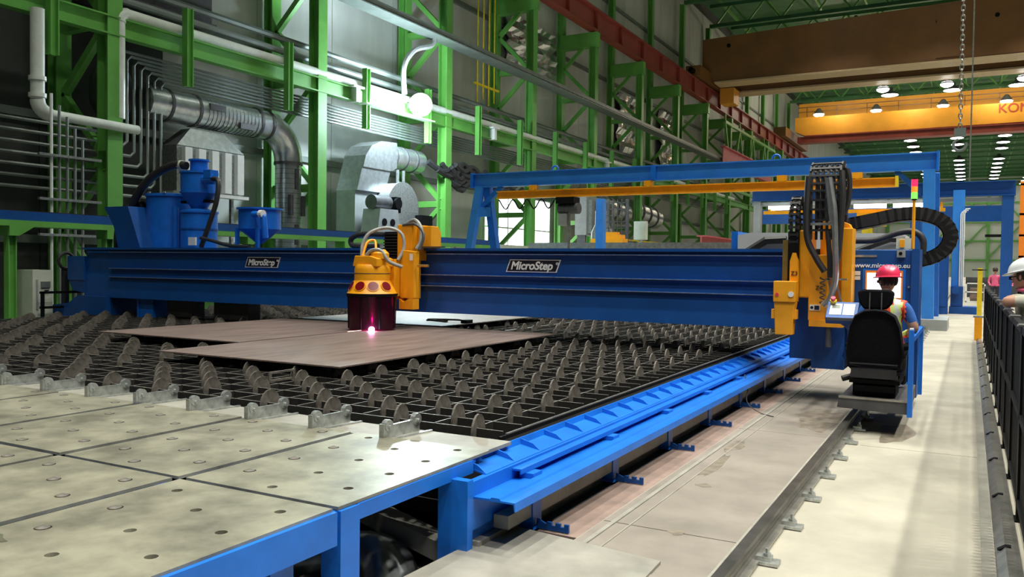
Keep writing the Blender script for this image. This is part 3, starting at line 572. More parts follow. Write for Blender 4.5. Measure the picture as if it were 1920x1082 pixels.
for x in (-.15, .6): part('post', MB().box(x, x+.06, 44, 44.06, 0, 1.1), M['white'], t)
for z in (.2, .65, 1.05): part('rail', MB().box(-.15, .66, 44, 44.06, z, z+.05), M['white'], t)
# ================================================================== LOADING PLATFORM WITH DECK PLATES
ZT = .50
def ring_cell(mb, x0, x1, y0, y1, cx, cy, r, z0, z1, n=16):
    per = []
    for i in range(n):
        t = 2*math.pi*i/n; dx, dy = math.cos(t), math.sin(t)
        s = min(((x1-cx) if dx > 0 else (x0-cx))/dx if abs(dx) > 1e-6 else 1e9, ((y1-cy) if dy > 0 else (y0-cy))/dy if abs(dy) > 1e-6 else 1e9)
        per.append((cx+dx*s, cy+dy*s))
    for (X, Y) in ((x0,y0),(x1,y0),(x1,y1),(x0,y1)):     # snap the nearest perimeter vertex to each corner
        k = min(range(n), key=lambda i: (per[i][0]-X)**2 + (per[i][1]-Y)**2); per[k] = (X, Y)
    cir = [(cx + r*math.cos(2*math.pi*i/n), cy + r*math.sin(2*math.pi*i/n)) for i in range(n)]
    vs = [(p[0],p[1],z1) for p in per] + [(c[0],c[1],z1) for c in cir] + [(c[0],c[1],z0) for c in cir] + [(p[0],p[1],z0) for p in per]
    fs = []
    for i in range(n):
        j = (i+1) % n
        fs += [(i, j, n+j, n+i), (n+i, n+j, 2*n+j, 2*n+i), (3*n+j, 3*n+i, 2*n+i, 2*n+j), (i, 3*n+i, 3*n+j, j)]
    mb.add(vs, fs)
pf = thing('loading_platform', 'blue framed loading platform decked with perforated grey steel plates', 'platform', (-5, 2.8, 0))
plug = MB().lathe([(.030,-.012),(.030,.002),(.022,.004),(.008,.010),(.002,.010)], n=10).mesh('plug', M['disc'], smooth=True)
cols = [(-3.62,-2.58),(-4.66,-3.68),(-5.79,-4.71),(-6.86,-5.85),(-7.95,-6.92),(-9.02,-8.0)]
for ci, (x0, x1) in enumerate(cols):
    for ri, (y0, y1) in enumerate(((1.52, 2.995), (3.035, 4.45))):
        dz = random.uniform(-.002, .002); w3 = (x1-x0)/3; mb = MB(); pl = []
        for k in range(3):
            sx0 = x0 + k*w3; cx = sx0 + w3/2; off = (.30, .12, .30)[k] - .02
            ys = [y0 + off + .345*j for j in range(4) if y0 + off + .345*j < y1 - .08]
            b = [y0] + [(ys[j]+ys[j+1])/2 for j in range(len(ys)-1)] + [y1]
            for j, cy in enumerate(ys):
                pg = not (ci == 0 and k > 0) and not (ci == 0 and k == 0 and j == 3)
                ring_cell(mb, sx0, sx0+w3, b[j], b[j+1], cx, cy, .036 if pg else .027, ZT-.016+dz, ZT+dz)
                if pg: pl.append((cx, cy))
        q = part('deck_plate', mb, M['deck'], pf)
        for c in pl: inst('plug', plug, q, (c[0], c[1], ZT+dz))
oil = mat('dark_oil_stain', (.10,.10,.07), .4, var=.5, scale=14)
for (x, y, rx, ry) in ((-3.22,1.72,.10,.07),(-3.30,1.82,.06,.04),(-3.45,1.78,.05,.05),(-3.52,1.95,.10,.05),(-3.05,1.70,.03,.03)):
    pts = [(x + rx*math.cos(q)*(1 + .3*math.sin(3*q+x*7)), y + ry*math.sin(q)*(1 + .25*math.cos(5*q+y*3))) for q in [i*math.pi/10 for i in range(20)]]
    part('oil_stain', MB().prism(pts, 'z', ZT+.0015, ZT+.003), oil, pf)
for x in (-3.65, -4.685, -5.82, -6.89, -7.975): part('cross_member', MB().box(x-.05, x+.05, 1.4, 4.45, ZT-.22, ZT-.05), M['blue'], pf)
part('side_beam', MB().box(-2.62, -2.57, 3.16, 4.24, ZT-.095, ZT-.018).box(-2.66,-2.59,3.0,4.3,ZT-.045,ZT-.018), M['blue'], pf)
part('side_beam', MB().box(-2.63, -2.555, 1.2, 3.0, ZT-.17, ZT-.012), M['blue'], pf)
for y in (1.45, 3.015): part('cross_beam', MB().box(-9, -2.66, y-.05, y+.05, ZT-.22, ZT-.05), M['blue'], pf)
part('leg', MB().box(-2.68, -2.56, 3.03, 3.17, -.5, ZT-.018), M['blue'], pf)
part('leg', MB().box(-2.72, -2.60, 2.62, 2.76, -.5, ZT-.17), M['blue'], pf)
for x in (-4.0, -6, -8): part('leg', MB().box(x-.06, x+.06, 2.95, 3.08, -.5, ZT-.2), M['blue'], pf)
part('stop_bolt', MB().cyl((-2.6, 2.98, .39), (-2.6, 3.02, .39), .018, n=10), M['galv'], pf)
part('apron', MB().box(-9.0, -2.62, 4.46, 4.80, ZT-.035, ZT-.012), M['coverplate'], pf)
run('floor_duct_elbow', 'bent silver ventilation elbow lying in the pit under the platform', smooth_path([(-3.75,4.1,-.30),(-3.2,4.12,-.2),(-2.95,3.95,-.28),(-2.8,3.6,-.5)]), .17, M['duct'], 16, None, 'duct')
single('pit_wheel', MB().cyl((-3.25, 2.75, -.12), (-3.20, 2.75, -.12), .30, n=24).cyl((-3.2,2.75,-.12),(-3.15,2.75,-.12),.08,n=16), M['darkgrey'], 'dark round wheel half hidden below the platform corner', 'wheel', (-3.2, 2.75, -.42), None, True)
single('pit_beam', MB().bar((-3.7, 4.45, .02), (-2.55, 4.1, -.06), .14, .12), M['coverplate'], 'grey cross beam in the shadow beneath the platform', 'beam', (-3.1, 4.3, -.05))
# ================================================================== CUTTING TABLE
TX1, TX0, TY0, TY1 = -2.755, -15.9, 4.93, 18.4; ZS = .52
ct = thing('cutting_table', 'huge dark slatted cutting table with rows of half-round support discs', 'cutting table', (-9, 11, 0))
sl = MB().box(TX0, TX1, -.006, .006, ZS-.11, ZS).mesh('cross_slat', M['slat'])
for k in range(50): inst('cross_slat', sl, ct, (0, TY0 + .27*k, random.uniform(-.004,.002)))
def two_tone(me):      # burnt flanks, bright worn top edge
    me.materials.append(M['edge'])
    for q in me.polygons: q.material_index = 1 if q.normal.z > .9 else 0
    return me
two_tone(sl)
yb = MB().box(-.005, .005, TY0, TY1, ZS-.125, ZS+.003).mesh('long_slat', M['slat']); two_tone(yb)
nx = 40; xs = [-2.985 - .3265*k for k in range(nx)]
for x in xs: inst('long_slat', yb, ct, (x, 0, 0))
prof = [(-.105,-.09)] + [(.1*math.sin(a), .125*math.cos(a)-.02) for a in [math.radians(-88 + 22*i) for i in range(9)]] + [(.105,-.09)]
dm = MB().prism(prof, 'x', -.008, .008).mesh('support_disc', M['disc'])
spots = []
for i, x in enumerate(xs):
    for j in range(25):
        y = TY0 + .03 + .54*j + (.27 if i % 2 else 0)
        if y > 17.6 or (x < -4.7 and random.random() < .22): continue
        spots.append((math.hypot(x, y), x, y))
# discs under the lying sheets would be pressed into them: keep their tops below the sheet
spots.sort(); rest = MB()
for n, (d, x, y) in enumerate(spots):
    jx, jz = random.uniform(-.012,.012), random.uniform(-.012, .0)
    if n < 300: inst('support_disc', dm, ct, (x + .012, y + jx, ZS + jz), (random.uniform(-.05,.05), random.uniform(-.03,.03), random.uniform(-.10,.10)))
    else: rest.prism([(y + jx + p[0], ZS + jz + p[1]) for p in prof], 'x', x+.004, x+.02)
part('support_discs', rest, M['disc'], ct, kind='stuff')
part('edge_rim', MB().box(-2.735, -2.715, TY0-.1, TY1, .30, ZS-.02).box(-2.735,-2.665,TY0-.1,TY1,ZS-.055,ZS-.045), M['black'], ct)
part('rim_cap', MB().box(-2.738, -2.722, TY0, TY1, ZS-.02, ZS-.012), M['steel'], ct)
part('module_divider', MB().box(-7.0, -6.94, TY0+1.5, TY1, ZS-.05, ZS+.006), M['steel'], ct)
part('front_wall', MB().box(TX0, TX1, TY0-.06, TY0-.045, 0, ZS-.12), M['darkgrey'], ct); part('slag_tray', MB().box(TX0, TX1, TY0, TY1, .06, .10), M['pit'], ct)
part('left_frame', MB().box(TX0-.3, TX0-.06, TY0, TY1, -.02, ZS-.03), M['blue_dk'], ct)
fing = MB().box(-.012, .012, -.18, .18, 0, .085).cyl((-.02,-.15,.085),(.02,-.15,.085),.04,n=14).cyl((-.02,.15,.085),(.02,.15,.085),.04,n=14).cyl((.012,-.15,.075),(.035,-.15,.075),.014,n=8).cyl((.012,.15,.075),(.035,.15,.075),.014,n=8).mesh('stop_bracket', M['galv'])
bk = MB().box(-.02,.02,-.01,.01,0,.10).mesh('lug', M['galv'])
for k in range(10):
    q = inst('stop_bracket', fing, ct, (-3.36 - .617*k, 4.60, ZT-.012), (0, 0, -.06)); inst('lug', bk, ct, (-3.375 - .617*k, 4.405, ZT-.012))
    part('guide_strip', MB().bar((-3.31 - .617*k, 4.42, ZT-.006), (-3.25 - .617*k, 4.80, ZT-.006), .02, .012), M['galv'], ct)
# sheets lying on the discs
def sheet(label, x0, x1, y0, y1, m, a=0, z=.628, th=.014):
    c = Vector(((x0+x1)/2, (y0+y1)/2, z)); mb = MB().box(x0-c.x, x1-c.x, y0-c.y, y1-c.y, 0, th)
    o = bpy.data.objects.new('steel_sheet', mb.mesh('steel_sheet', m)); COL.objects.link(o); o.location = c; o.rotation_euler = (0,0,a); ORG[o.name] = c
    return tag(o, label, 'steel sheet', 'steel sheets on the table')
sheet('brown mill-scale steel sheet in front, being cut by the torch', -7.93, -5.33, 6.27, 11.15, M['sheet'])
sheet('dark brown steel sheet left of the one being cut', -10.75, -7.99, 7.5, 11.2, M['sheet'])
sheet('lighter grey steel sheet at the back, partly under the gantry', -10.7, -7.5, 11.35, 15.6, M['sheet_lt'])
single('wire_scrap', MB().tube(smooth_path([(-8.4,12.2,.655),(-8.1,12.35,.67),(-7.95,12.1,.66),(-8.2,11.95,.69),(-7.8,12.3,.68),(-7.6,12.2,.655)]), .018, 6).box(-7.62,-7.5,12.1,12.3,.643,.7), M['black'], 'small black cable tangle left lying on the grey sheet', 'cable', (-8, 12.2, .642))
single('sample_frame', MB().box(-5.72,-5.70,5.72,6.06,.525,.545).box(-5.72,-5.70,5.72,6.06,.60,.62).box(-5.72,-5.70,5.72,5.75,.545,.60).box(-5.72,-5.70,6.03,6.06,.545,.60), M['disc'], 'little rusty rectangular frame stuck upright in the slats', 'frame', (-5.71, 5.9, .52))
# side rail of the table
sr = thing('table_side_rail', 'bright blue stepped side rail running along the right of the cutting table', 'side rail', (-2.45, 10, 0))
RY0, RY1 = 4.26, 18.6
part('shelf_plate', MB().prism([(-2.665,.475),(-2.655,.475),(-2.645,.435),(-2.49,.405),(-2.49,.395),(-2.655,.425),(-2.665,.44)], 'y', RY0, RY1), M['blue'], sr)
gs = MB().prism([(-2.655,.47),(-2.64,.47),(-2.555,.448),(-2.502,.408),(-2.645,.43)], 'y', -.005, .005).mesh('gusset', M['blue'])
for k in range(40): inst('gusset', gs, sr, (0, RY0 + .01 + .36*k, 0))
part('web', MB().box(-2.50, -2.47, RY0-.22, RY1, .12, .40), M['blue'], sr)
part('upper_lip', MB().box(-2.47, -2.405, RY0+.28, RY1, .372, .384).box(-2.413,-2.405,RY0+.28,RY1,.352,.372), M['blue'], sr)
part('lower_lip', MB().prism([(-2.47,.315),(-2.36,.318),(-2.35,.328),(-2.30,.328),(-2.29,.316),(-2.20,.316),(-2.195,.265),(-2.203,.265),(-2.208,.306),(-2.47,.303)], 'y', 4.08, RY1), M['blue'], sr)
part('end_plate', MB().box(-2.66, -2.46, 4.0, 4.06, -.3, .42), M['blue'], sr)
part('end_panel', MB().prism([(4.06,-.1),(5.2,.13),(5.2,.40),(4.06,.40)], 'x', -2.515, -2.50), M['blue'], sr)
part('lower_tube', MB().box(-2.46, -2.36, 4.3, RY1, .08, .16).box(-2.50,-2.44,4.1,RY1,-.02,.05), M['coverplate'], sr)
post = MB().box(-.05, .05, -.06, .06, -.08, .27).box(-.06, .06, -.075, .075, -.08, -.06).mesh('support_post', M['blue'])
tooth = MB().prism([(0,0),(.22,0),(.22,.05),(.19,.05),(.19,.03),(.165,.03),(.165,.05),(.13,.05),(.13,.03),(.105,.03),(.105,.05),(.07,.05),(.07,.035),(.0,.06)], 'y', -.008, .008).mesh('toothed_bracket', M['blue_dk'])
for k in range(10):
    y = 4.66 + 1.335*k
    inst('support_post', post, sr, (-2.40, y, .08)); inst('toothed_bracket', tooth, sr, (-2.34, y-.02, .005))
single('dangling_wire', MB().tube(smooth_path([(-2.36,10.2,.36),(-2.25,9.9,.25),(-2.22,9.75,.1),(-2.05,9.6,.02),(-1.86,9.45,.012)]), .006, 5), M['darkgrey'], 'thin wire dangling from the blue side rail to the floor', 'wire', (-2.2, 9.8, .01))
# ================================================================== FLOOR RAIL WITH CLAMPS
def floor_rail(x, y0, y1, label, clamp_side, ych):
    t = thing('floor_rail', label, 'rail', (x, (y0+y1)/2, 0))
    part('rail_head', MB().prism([(x-.028,.075),(x+.028,.075),(x+.034,.095),(x+.030,.115),(x-.030,.115),(x-.034,.095)], 'y', y0, y1), M['rail'], t)
    part('rail_web', MB().box(x-.012, x+.012, y0, y1, .025, .076), M['steel'], t)
    part('rail_foot', MB().box(x-.075, x+.075, y0, y1, .010, .026), M['steel'], t)
    part('bed_strip', MB().box(x-.12, x+.05, y0, y1, .0, .010), M['coverplate'], t)
    cl = MB().box(-.05,.07,-.05,.05,0,.018).box(-.055,.03,-.032,.032,.018,.042).cyl((.005,0,.04),(.005,0,.085),.012,n=6).cyl((.005,0,.04),(.005,0,.058),.024,n=6).mesh('rail_clamp', M['galv'])
    y = ych
    n = 0
    while y < min(y1, 30):
        inst('rail_clamp', cl, t, (x + clamp_side*.105, y, .005), (0,0,0 if clamp_side > 0 else math.pi)); y += .74; n += 1
    return t
floor_rail(-1.06, 1.5, 60, 'steel floor rail with bolted clamps beneath the operator seat', 1, 3.26)
fr2 = thing('kerb_rail', 'low steel kerb rail on the floor along the black fence', 'rail', (.25, 10, 0))
part('kerb', MB().prism([(.17,.0),(.30,.0),(.29,.05),(.22,.055)], 'y', 2, 26), M['steel'], fr2); part('dark_strip', MB().box(.10, .165, 2, 26, 0, .008), M['coverplate'], fr2)
kc = MB().prism([(0,0),(.07,0),(.07,.03),(.04,.028)], 'y', -.025, .025).mesh('kerb_clip', M['black'])
for k in range(17): inst('kerb_clip', kc, fr2, (.18, 3.0+1.3*k, .03))
# ================================================================== GANTRY
GY = 11.0
gt = thing('cutting_gantry', 'long deep-blue gantry beam spanning the cutting table', 'gantry', (-9, 11.5, 0))
part('beam_box', MB().prism([(11.05,1.86),(11.05,1.44),(11.03,1.30),(11.0,.88),(11.9,.88),(11.9,1.86)], 'x', -16.2, -1.35), M['blue_dk'], gt)
part('top_flange', MB().box(-16.25, -1.30, 10.97, 12.0, 1.86, 1.90), M['blue_dk'], gt)
for z in (1.80, 1.47, 1.295): part('guide_rail', MB().box(-16.1 if z > 1.7 else -15.4, -1.4, 10.985, 11.06, z, z+.018), M['blue'], gt)
for z in (1.47, 1.295, 1.80): part('linear_track', MB().box(-15.4, -1.5, 10.980, 10.986, z+.004, z+.014), M['galv'], gt)
part('end_block', MB().box(-16.75, -16.2, 10.98, 11.5, 1.22, 1.72).prism([(-16.75,1.22),(-16.2,1.22),(-16.2,.95),(-16.6,1.0)], 'y', 11.0, 11.5), M['blue_dk'], gt)
part('left_carriage', MB().prism([(-17.95,.42),(-15.4,.42),(-15.4,.90),(-16.3,.90),(-16.6,.74),(-17.95,.58)], 'y', 10.9, 11.7), M['blue_dk'], gt)
part('carriage_post', MB().box(-14.6,-14.2,11.1,11.5,.45,.88).box(-14.66,-14.6,11.08,11.12,.45,.88), M['blue'], gt)
part('duct_arm', MB().prism([(-15.85,2.75),(-15.1,2.75),(-14.72,1.90),(-15.4,1.90),(-15.55,2.35)], 'y', 11.2, 11.8), M['blue_dk'], gt)
for x0, x1 in ((-13.9,-13.2),(-12.6,-11.7)): part('motor_plate', MB().box(x0,x1,11.2,11.5,.55,.88), M['darkgrey'], gt)
def logo(x0, x1, z0, z1, size):
    s = .035
    q = part('logo_frame', MB().prism([(x0-s,z0),(x1-s,z0),(x1+s,z1),(x0+s,z1)], 'y', 11.035, 11.05), M['letter'], gt)
    b = .014; part('logo_field', MB().prism([(x0-s+b*1.6,z0+b),(x1-s-b,z0+b),(x1+s-b*1.6,z1-b),(x0+s+b,z1-b)], 'y', 11.031, 11.037), M['logoblk'], q)
    text('logo_text', 'MicroStep', size, (x0+.05, 11.029, z0+.042), M['letter'], q, shear=.25, bold=.005)
    text('logo_mark', '®', size*.35, (x1-.045, 11.029, z1-.08), M['letter'], q)
logo(-11.58, -10.78, 1.545, 1.735, .155); logo(-6.12, -5.27, 1.545, 1.735, .168)
text('model_text', 'DRM', .155, (-9.0, 11.048, 1.59), M['letter'], gt, bold=.002)
part('wheel_box', MB().box(-1.22, -.62, 10.95, 12.4, .13, .62), M['blue_dk'], gt)
part('right_end', MB().box(-1.98, -1.30, 10.96, 12.0, .52, 1.86).box(-1.70,-1.32,10.86,12.0,.42,.98), M['blue_dk'], gt)
for y in (10.95, 12.1): part('wheel', MB().cyl((-1.1, y, .21), (-1.02, y, .21), .095, n=16), M['rail'], gt, True)
# tanks and hoses on the gantry
def tank(label, c, prof, extras=()):
    t = thing('filter_tank', label, 'tank', (c[0], c[1], 1.9), 'blue tanks on the gantry')
    part('shell', MB().lathe(prof, (c[0], c[1], 0), 24), M['blue'], t, True); return t
t = tank('largest blue cylindrical tank on the gantry, left of the cyclone', (-14.8, 12.0), [(.48,1.9),(.48,2.98),(.51,2.98),(.51,3.03),(.2,3.06)])
part('lid_bolts', MB().cyl((-14.5,11.6,3.03),(-14.5,11.6,3.07),.03,n=8).cyl((-14.9,11.55,3.03),(-14.9,11.55,3.07),.03,n=8).cyl((-15.15,11.7,3.03),(-15.15,11.7,3.07),.03,n=8), M['galv'], t); part('inlet_stub', MB().cyl((-15.3,11.7,2.8),(-15.55,11.7,2.8),.09,n=12), M['black'], t)
part('side_pipe', MB().tube([(-14.28,11.7,1.9),(-14.28,11.7,2.75)], .06, 10), M['blue'], t, True)
t = tank('blue cyclone separator with conical waist, tallest on the gantry', (-13.82, 11.9), [(.36,1.9),(.36,2.62),(.38,2.62),(.38,2.66),(.16,2.72),(.18,2.76),(.36,3.02),(.38,3.02),(.38,3.06),(.36,3.06),(.36,3.42),(.38,3.42),(.38,3.46),(.18,3.47),(.18,3.68),(.21,3.68),(.21,3.71),(.02,3.72)])
part('waist_band', MB().lathe([(.372,2.28),(.372,2.31)], (-13.82,11.9,0), 24), M['blue_dk'], t); part('valve', MB().cyl((-13.5,11.75,3.28),(-13.2,11.75,3.28),.1,n=12).box(-13.42,-13.22,11.65,11.85,3.3,3.46), M['blue'], t)
part('bracket', MB().box(-14.25,-13.4,11.8,12.0,2.83,2.88), M['black'], t); part('label_plate', MB().box(-13.66,-13.46,11.49,11.53,1.96,2.12), M['label'], t)
t = tank('small blue hopper with conical bottom on the gantry', (-12.18, 11.95), [(.05,2.0),(.40,2.28),(.40,2.66),(.44,2.66),(.44,2.69),(.1,2.70)])
part('leg', MB().box(-12.48,-12.42,11.6,11.66,1.9,2.3), M['blue'], t); part('leg', MB().box(-11.94,-11.88,11.6,11.66,1.9,2.3), M['blue'], t)
part('outlet_pipe', MB().tube([(-11.95,11.55,2.55),(-11.72,11.55,2.55),(-11.68,11.55,2.5),(-11.68,11.6,2.1)], .06, 10), M['blue'], t, True); part('end_cap', MB().cyl((-11.75,11.53,2.55),(-11.66,11.53,2.55),.075,n=12), M['white'], t)
t = thing('gas_bottle', 'silver gas bottle at the left end of the gantry', 'gas bottle', (-15.83, 12.0, 1.9))
part('body', MB().lathe([(.15,1.9),(.15,2.4),(.1,2.52),(.05,2.56),(.05,2.64)], (-15.83,12,0), 18), M['duct'], t, True); part('strap', MB().lathe([(.155,2.33),(.155,2.36)], (-15.83,12,0), 18), M['black'], t); part('valve', MB().box(-15.86,-15.8,11.97,12.03,2.6,2.68), M['brass'], t)
H = 'black suction hoses'
run('suction_hose', 'fat black hose arching from the cyclone top down to the big tank', smooth_path([(-14.02,11.75,3.58),(-14.35,11.7,3.6),(-14.9,11.65,3.4),(-15.3,11.6,3.05),(-15.55,11.6,2.65),(-15.5,11.6,2.45),(-15.2,11.6,2.38)]), .085, M['rubber'], 12, H, 'hose')
run('suction_hose', 'fat black hose bending down behind the silver gas bottle', smooth_path([(-15.3,11.72,2.8),(-15.7,11.7,2.75),(-16.0,11.7,2.5),(-16.1,11.7,2.15),(-16.1,11.7,1.9)]), .085, M['rubber'], 12, H, 'hose')
run('suction_hose', 'thin black hose hanging right of the blue cyclone', smooth_path([(-13.22,11.7,3.28),(-13.0,11.65,3.22),(-12.98,11.6,2.85),(-13.12,11.55,2.4),(-13.3,11.5,1.92)]), .05, M['rubber'], 10, H, 'hose')
run('suction_hose', 'thin black hose lying along the gantry top below the hopper', smooth_path([(-13.25,11.45,2.1),(-12.9,11.4,2.05),(-12.4,11.4,1.95),(-11.9,11.4,1.93)]), .035, M['rubber'], 8, H, 'hose')
single('hose_clamp_sleeve', MB().cyl((-14.2,11.74,3.6),(-14.12,11.74,3.6),.1,n=14), M['cream'], 'cream sleeve on the upper end of the arching black hose', 'sleeve', (-14.16,11.74,3.6))
# elevated fume channel along the left of the machine
t = thing('fume_channel', 'elevated blue fume channel on a bright green stand left of the machine', 'channel', (-17.3, 14, 0))
part('channel_top', MB().box(-17.75, -17.2, 5, 30, 2.44, 2.63), M['blue_dk'], t); part('rubber_lip', MB().box(-17.6,-17.25,5,30,2.63,2.65), M['rubber'], t)
part('green_beam', MB().box(-17.7, -17.15, 5, 30, 2.32, 2.44), M['green'], t)
for y in (7.0, 10.1, 12.3, 16.5, 20.5, 24.5):
    part('stand_leg', MB().hbeam((-17.3, y, 0), (-17.3, y, 2.12), .17, .17, .02, (0,1,0)), M['green'], t); part('stand_bracket', MB().prism([(y-.1,2.12),(y+.1,2.12),(y+.42,2.32),(y-.1,2.32)], 'x', -17.55, -17.15), M['green'], t)
t = thing('air_conditioner', 'cream upright cooling cabinet beside a green post at left', 'cabinet', (-17.1, 10.55, 0))
part('body', MB().box(-17.5, -16.95, 10.35, 10.78, .42, 1.42), M['cream'], t); part('side_vent', MB().box(-16.955,-16.935,10.42,10.46,.6,1.22), M['machine'], t)
part('grille', MB().box(-16.955,-16.93,10.52,10.72,1.05,1.18), M['conduit'], t); part('handle', MB().box(-16.955,-16.92,10.6,10.68,.98,1.0), M['black'], t); part('stand', MB().box(-17.4,-17.0,10.4,10.75,0,.42), M['darkgrey'], t)
single('hose_reel', MB().tube(arc_pts((11.05,1.62), .17, 0, 360, 18, 'yz', -16.9), .035, 8).box(-17.0,-16.88,11.0,11.1,.0,1.45), M['rubber'], 'black hose coil on a post left of the gantry end', 'hose coil', (-16.9, 11.05, 0), None, True)
single('guard_rail', MB().box(-16.8,-16.75,10.4,12.4,.93,.98).box(-16.8,-16.75,10.4,12.4,.62,.67).box(-16.8,-16.75,10.42,10.48,0,.98).box(-16.8,-16.75,11.9,11.96,0,.98), M['black'], 'low black guard rail at the left gantry carriage', 'railing', (-16.78,11.4,0))
single('storage_tank', MB().lathe([(.75,0),(.75,2.0),(.6,2.2),(.2,2.3)], (-18.6, 9.6, 0), 24), M['olive'], 'dull green upright tank at the far left edge', 'tank', (-18.6,9.6,0), None, True)
single('storage_tank', MB().lathe([(.6,0),(.6,5.0),(.5,5.3),(.2,5.4)], (-21.7, 11.4, 0), 24), M['olive'], 'tall dull green vessel among the pipes at far left', 'tank', (-21.7,11.4,0), None, True)
single('storage_tank', MB().lathe([(.3,0),(.3,5.6),(.4,5.7),(.55,6.0),(.55,6.7),(.4,7.0),(.1,7.1)], (-21.2, 15.2, 0), 24), M['darkgrey'], 'dark round vessel between the two leftmost column legs', 'tank', (-21.2,15.2,0), None, True)
for k, y in enumerate((14.6, 16.0, 17.2, 18.6)):
    single('floor_cabinet', MB().box(-19.2,-18.5,y,y+1.0,0,(1.5,1.2,1.7,1.3)[k]).box(-18.5,-18.47,y+.1,y+.9,.2,(1.5,1.2,1.7,1.3)[k]-.15), (M['machine'],M['green'],M['white'],M['machine'])[k], '%s floor cabinet from the left, glimpsed under the gantry beam' % ORD[k], 'cabinet', (-18.8,y+.5,0), 'cabinets under the gantry')
# ================================================================== BEVEL HEAD WITH SMOKED SKIRT
HX, HY = -7.97, 10.12
t = thing('bevel_torch_head', 'yellow domed cutting head with dark smoked skirt and glowing arc', 'torch head', (HX, HY, .65))
part('skirt', MB().lathe([(.36,.665),(.372,1.17),(.36,1.17),(.348,.665)], (HX,HY,0), 40).add([], []), M['skirt'], t, True)
for k in range(8):
    a = k*math.pi/4 + .2; part('skirt_rib', MB().bar((HX+.36*math.cos(a), HY+.36*math.sin(a), .67), (HX+.372*math.cos(a), HY+.372*math.sin(a), 1.17), .02, .02), M['black'], t)
part('skirt_ring', MB().lathe([(.385,1.15),(.39,1.19),(.37,1.20),(.34,1.16)], (HX,HY,0), 40), M['black'], t, True)
part('cone', MB().lathe([(.38,1.195),(.365,1.215),(.265,1.40),(.24,1.40)], (HX,HY,0), 40), M['yellow'], t, True)
nrm = Vector((.185, 0, .10)).normalized()
for a in (-.20, -.86, -1.5, -2.2):
    R = Matrix.Rotation(a, 3, 'Z'); c = Vector((HX, HY, 0)) + R @ Vector((.318, 0, 1.305)); n_ = R @ nrm; u = R @ Vector((0,1,0)); v = n_.cross(u)
    def oval(rx, ry, h0, h1):
        mb = MB(); pts = [c + u*rx*math.cos(i*math.pi/9) + v*ry*math.sin(i*math.pi/9) for i in range(18)]
        mb.add([p_ + n_*h0 for p_ in pts] + [p_ + n_*h1 for p_ in pts], [tuple(range(17,-1,-1)), tuple(range(18,36))] + [(i,(i+1)%18,18+(i+1)%18,18+i) for i in range(18)]); return mb
    q = part('window_rim', oval(.092,.086,-.02,.006), M['yellow'], t); part('window_pane', oval(.080,.074,-.01,.009), M['lensred'], q)
part('barrel', MB().lathe([(.27,1.38),(.27,1.55),(.26,1.60),(.24,1.63),(.05,1.64)], (HX,HY,0), 32), M['yellow'], t, True)
part('barrel_seam', MB().lathe([(.273,1.49),(.273,1.50)], (HX,HY,0), 32), M['darkgrey'], t)
part('drive_block', MB().prism([(HX-.22,1.6),(HX+.24,1.6),(HX+.24,1.72),(HX+.1,1.76),(HX-.18,1.76)], 'y', HY-.2, HY+.2), M['yellow'], t, bevel=.01)
part('gear_dome', MB().lathe([(.14,1.72),(.14,1.80),(.08,1.86)], (HX+.14, HY, 0), 16), M['yellow'], t, True)
part('side_plate', MB().box(HX+.20, HX+.26, HY+.20, HY+.85, 1.15, 1.72), M['yellow'], t)
part('back_carrier', MB().box(HX-.1, HX+.30, HY+.40, 10.97, 1.1, 1.72), M['yellow'], t)
part('column', MB().prism([(-7.70,1.12),(-7.70,1.86),(-7.44,1.84),(-7.44,1.12)], 'y', 10.46, 10.60), M['yellow'], t, bevel=.008)
part('column_foot', MB().prism([(-7.70,.95),(-7.44,.95),(-7.44,1.11),(-7.52,1.11),(-7.62,1.06),(-7.70,1.11)], 'y', 10.44, 10.60), M['yellow'], t)
part('upper_housing', MB().box(-7.90, -7.62, 10.65, 11.1, 1.70, 2.26), M['yellow'], t, bevel=.01)
part('motor_housing', MB().prism([(10.80,1.9),(11.08,1.9),(11.08,2.14),(11.0,2.24),(10.80,2.24)], 'x', -7.62, -7.36), M['yellow'], t, bevel=.01)
part('bellows', MB().box(-8.30, -7.92, 10.85, 11.1, 1.72, 2.16), M['black'], t)
for k in range(9): part('bellows_fold', MB().box(-8.31, -7.92, 10.83, 10.85, 1.74+.047*k, 1.76+.047*k), M['rubber'], t)
part('torch_pipe', MB().tube([(-7.76,10.36,1.0),(-7.76,10.36,1.3),(-7.74,10.36,1.42)], .018, 8), M['orange'], t)
part('arm_tube', MB().tube([(-7.4,10.5,1.62),(-7.2,10.5,1.62)], .02, 8), M['brass'], t)
part('sensor_arm', MB().box(-7.6,-7.05,10.7,10.74,1.90,1.92), M['darkgrey'], t)
part('sticker', MB().box(-7.52,-7.46,10.453,10.459,1.70,1.80), M['label'], t)
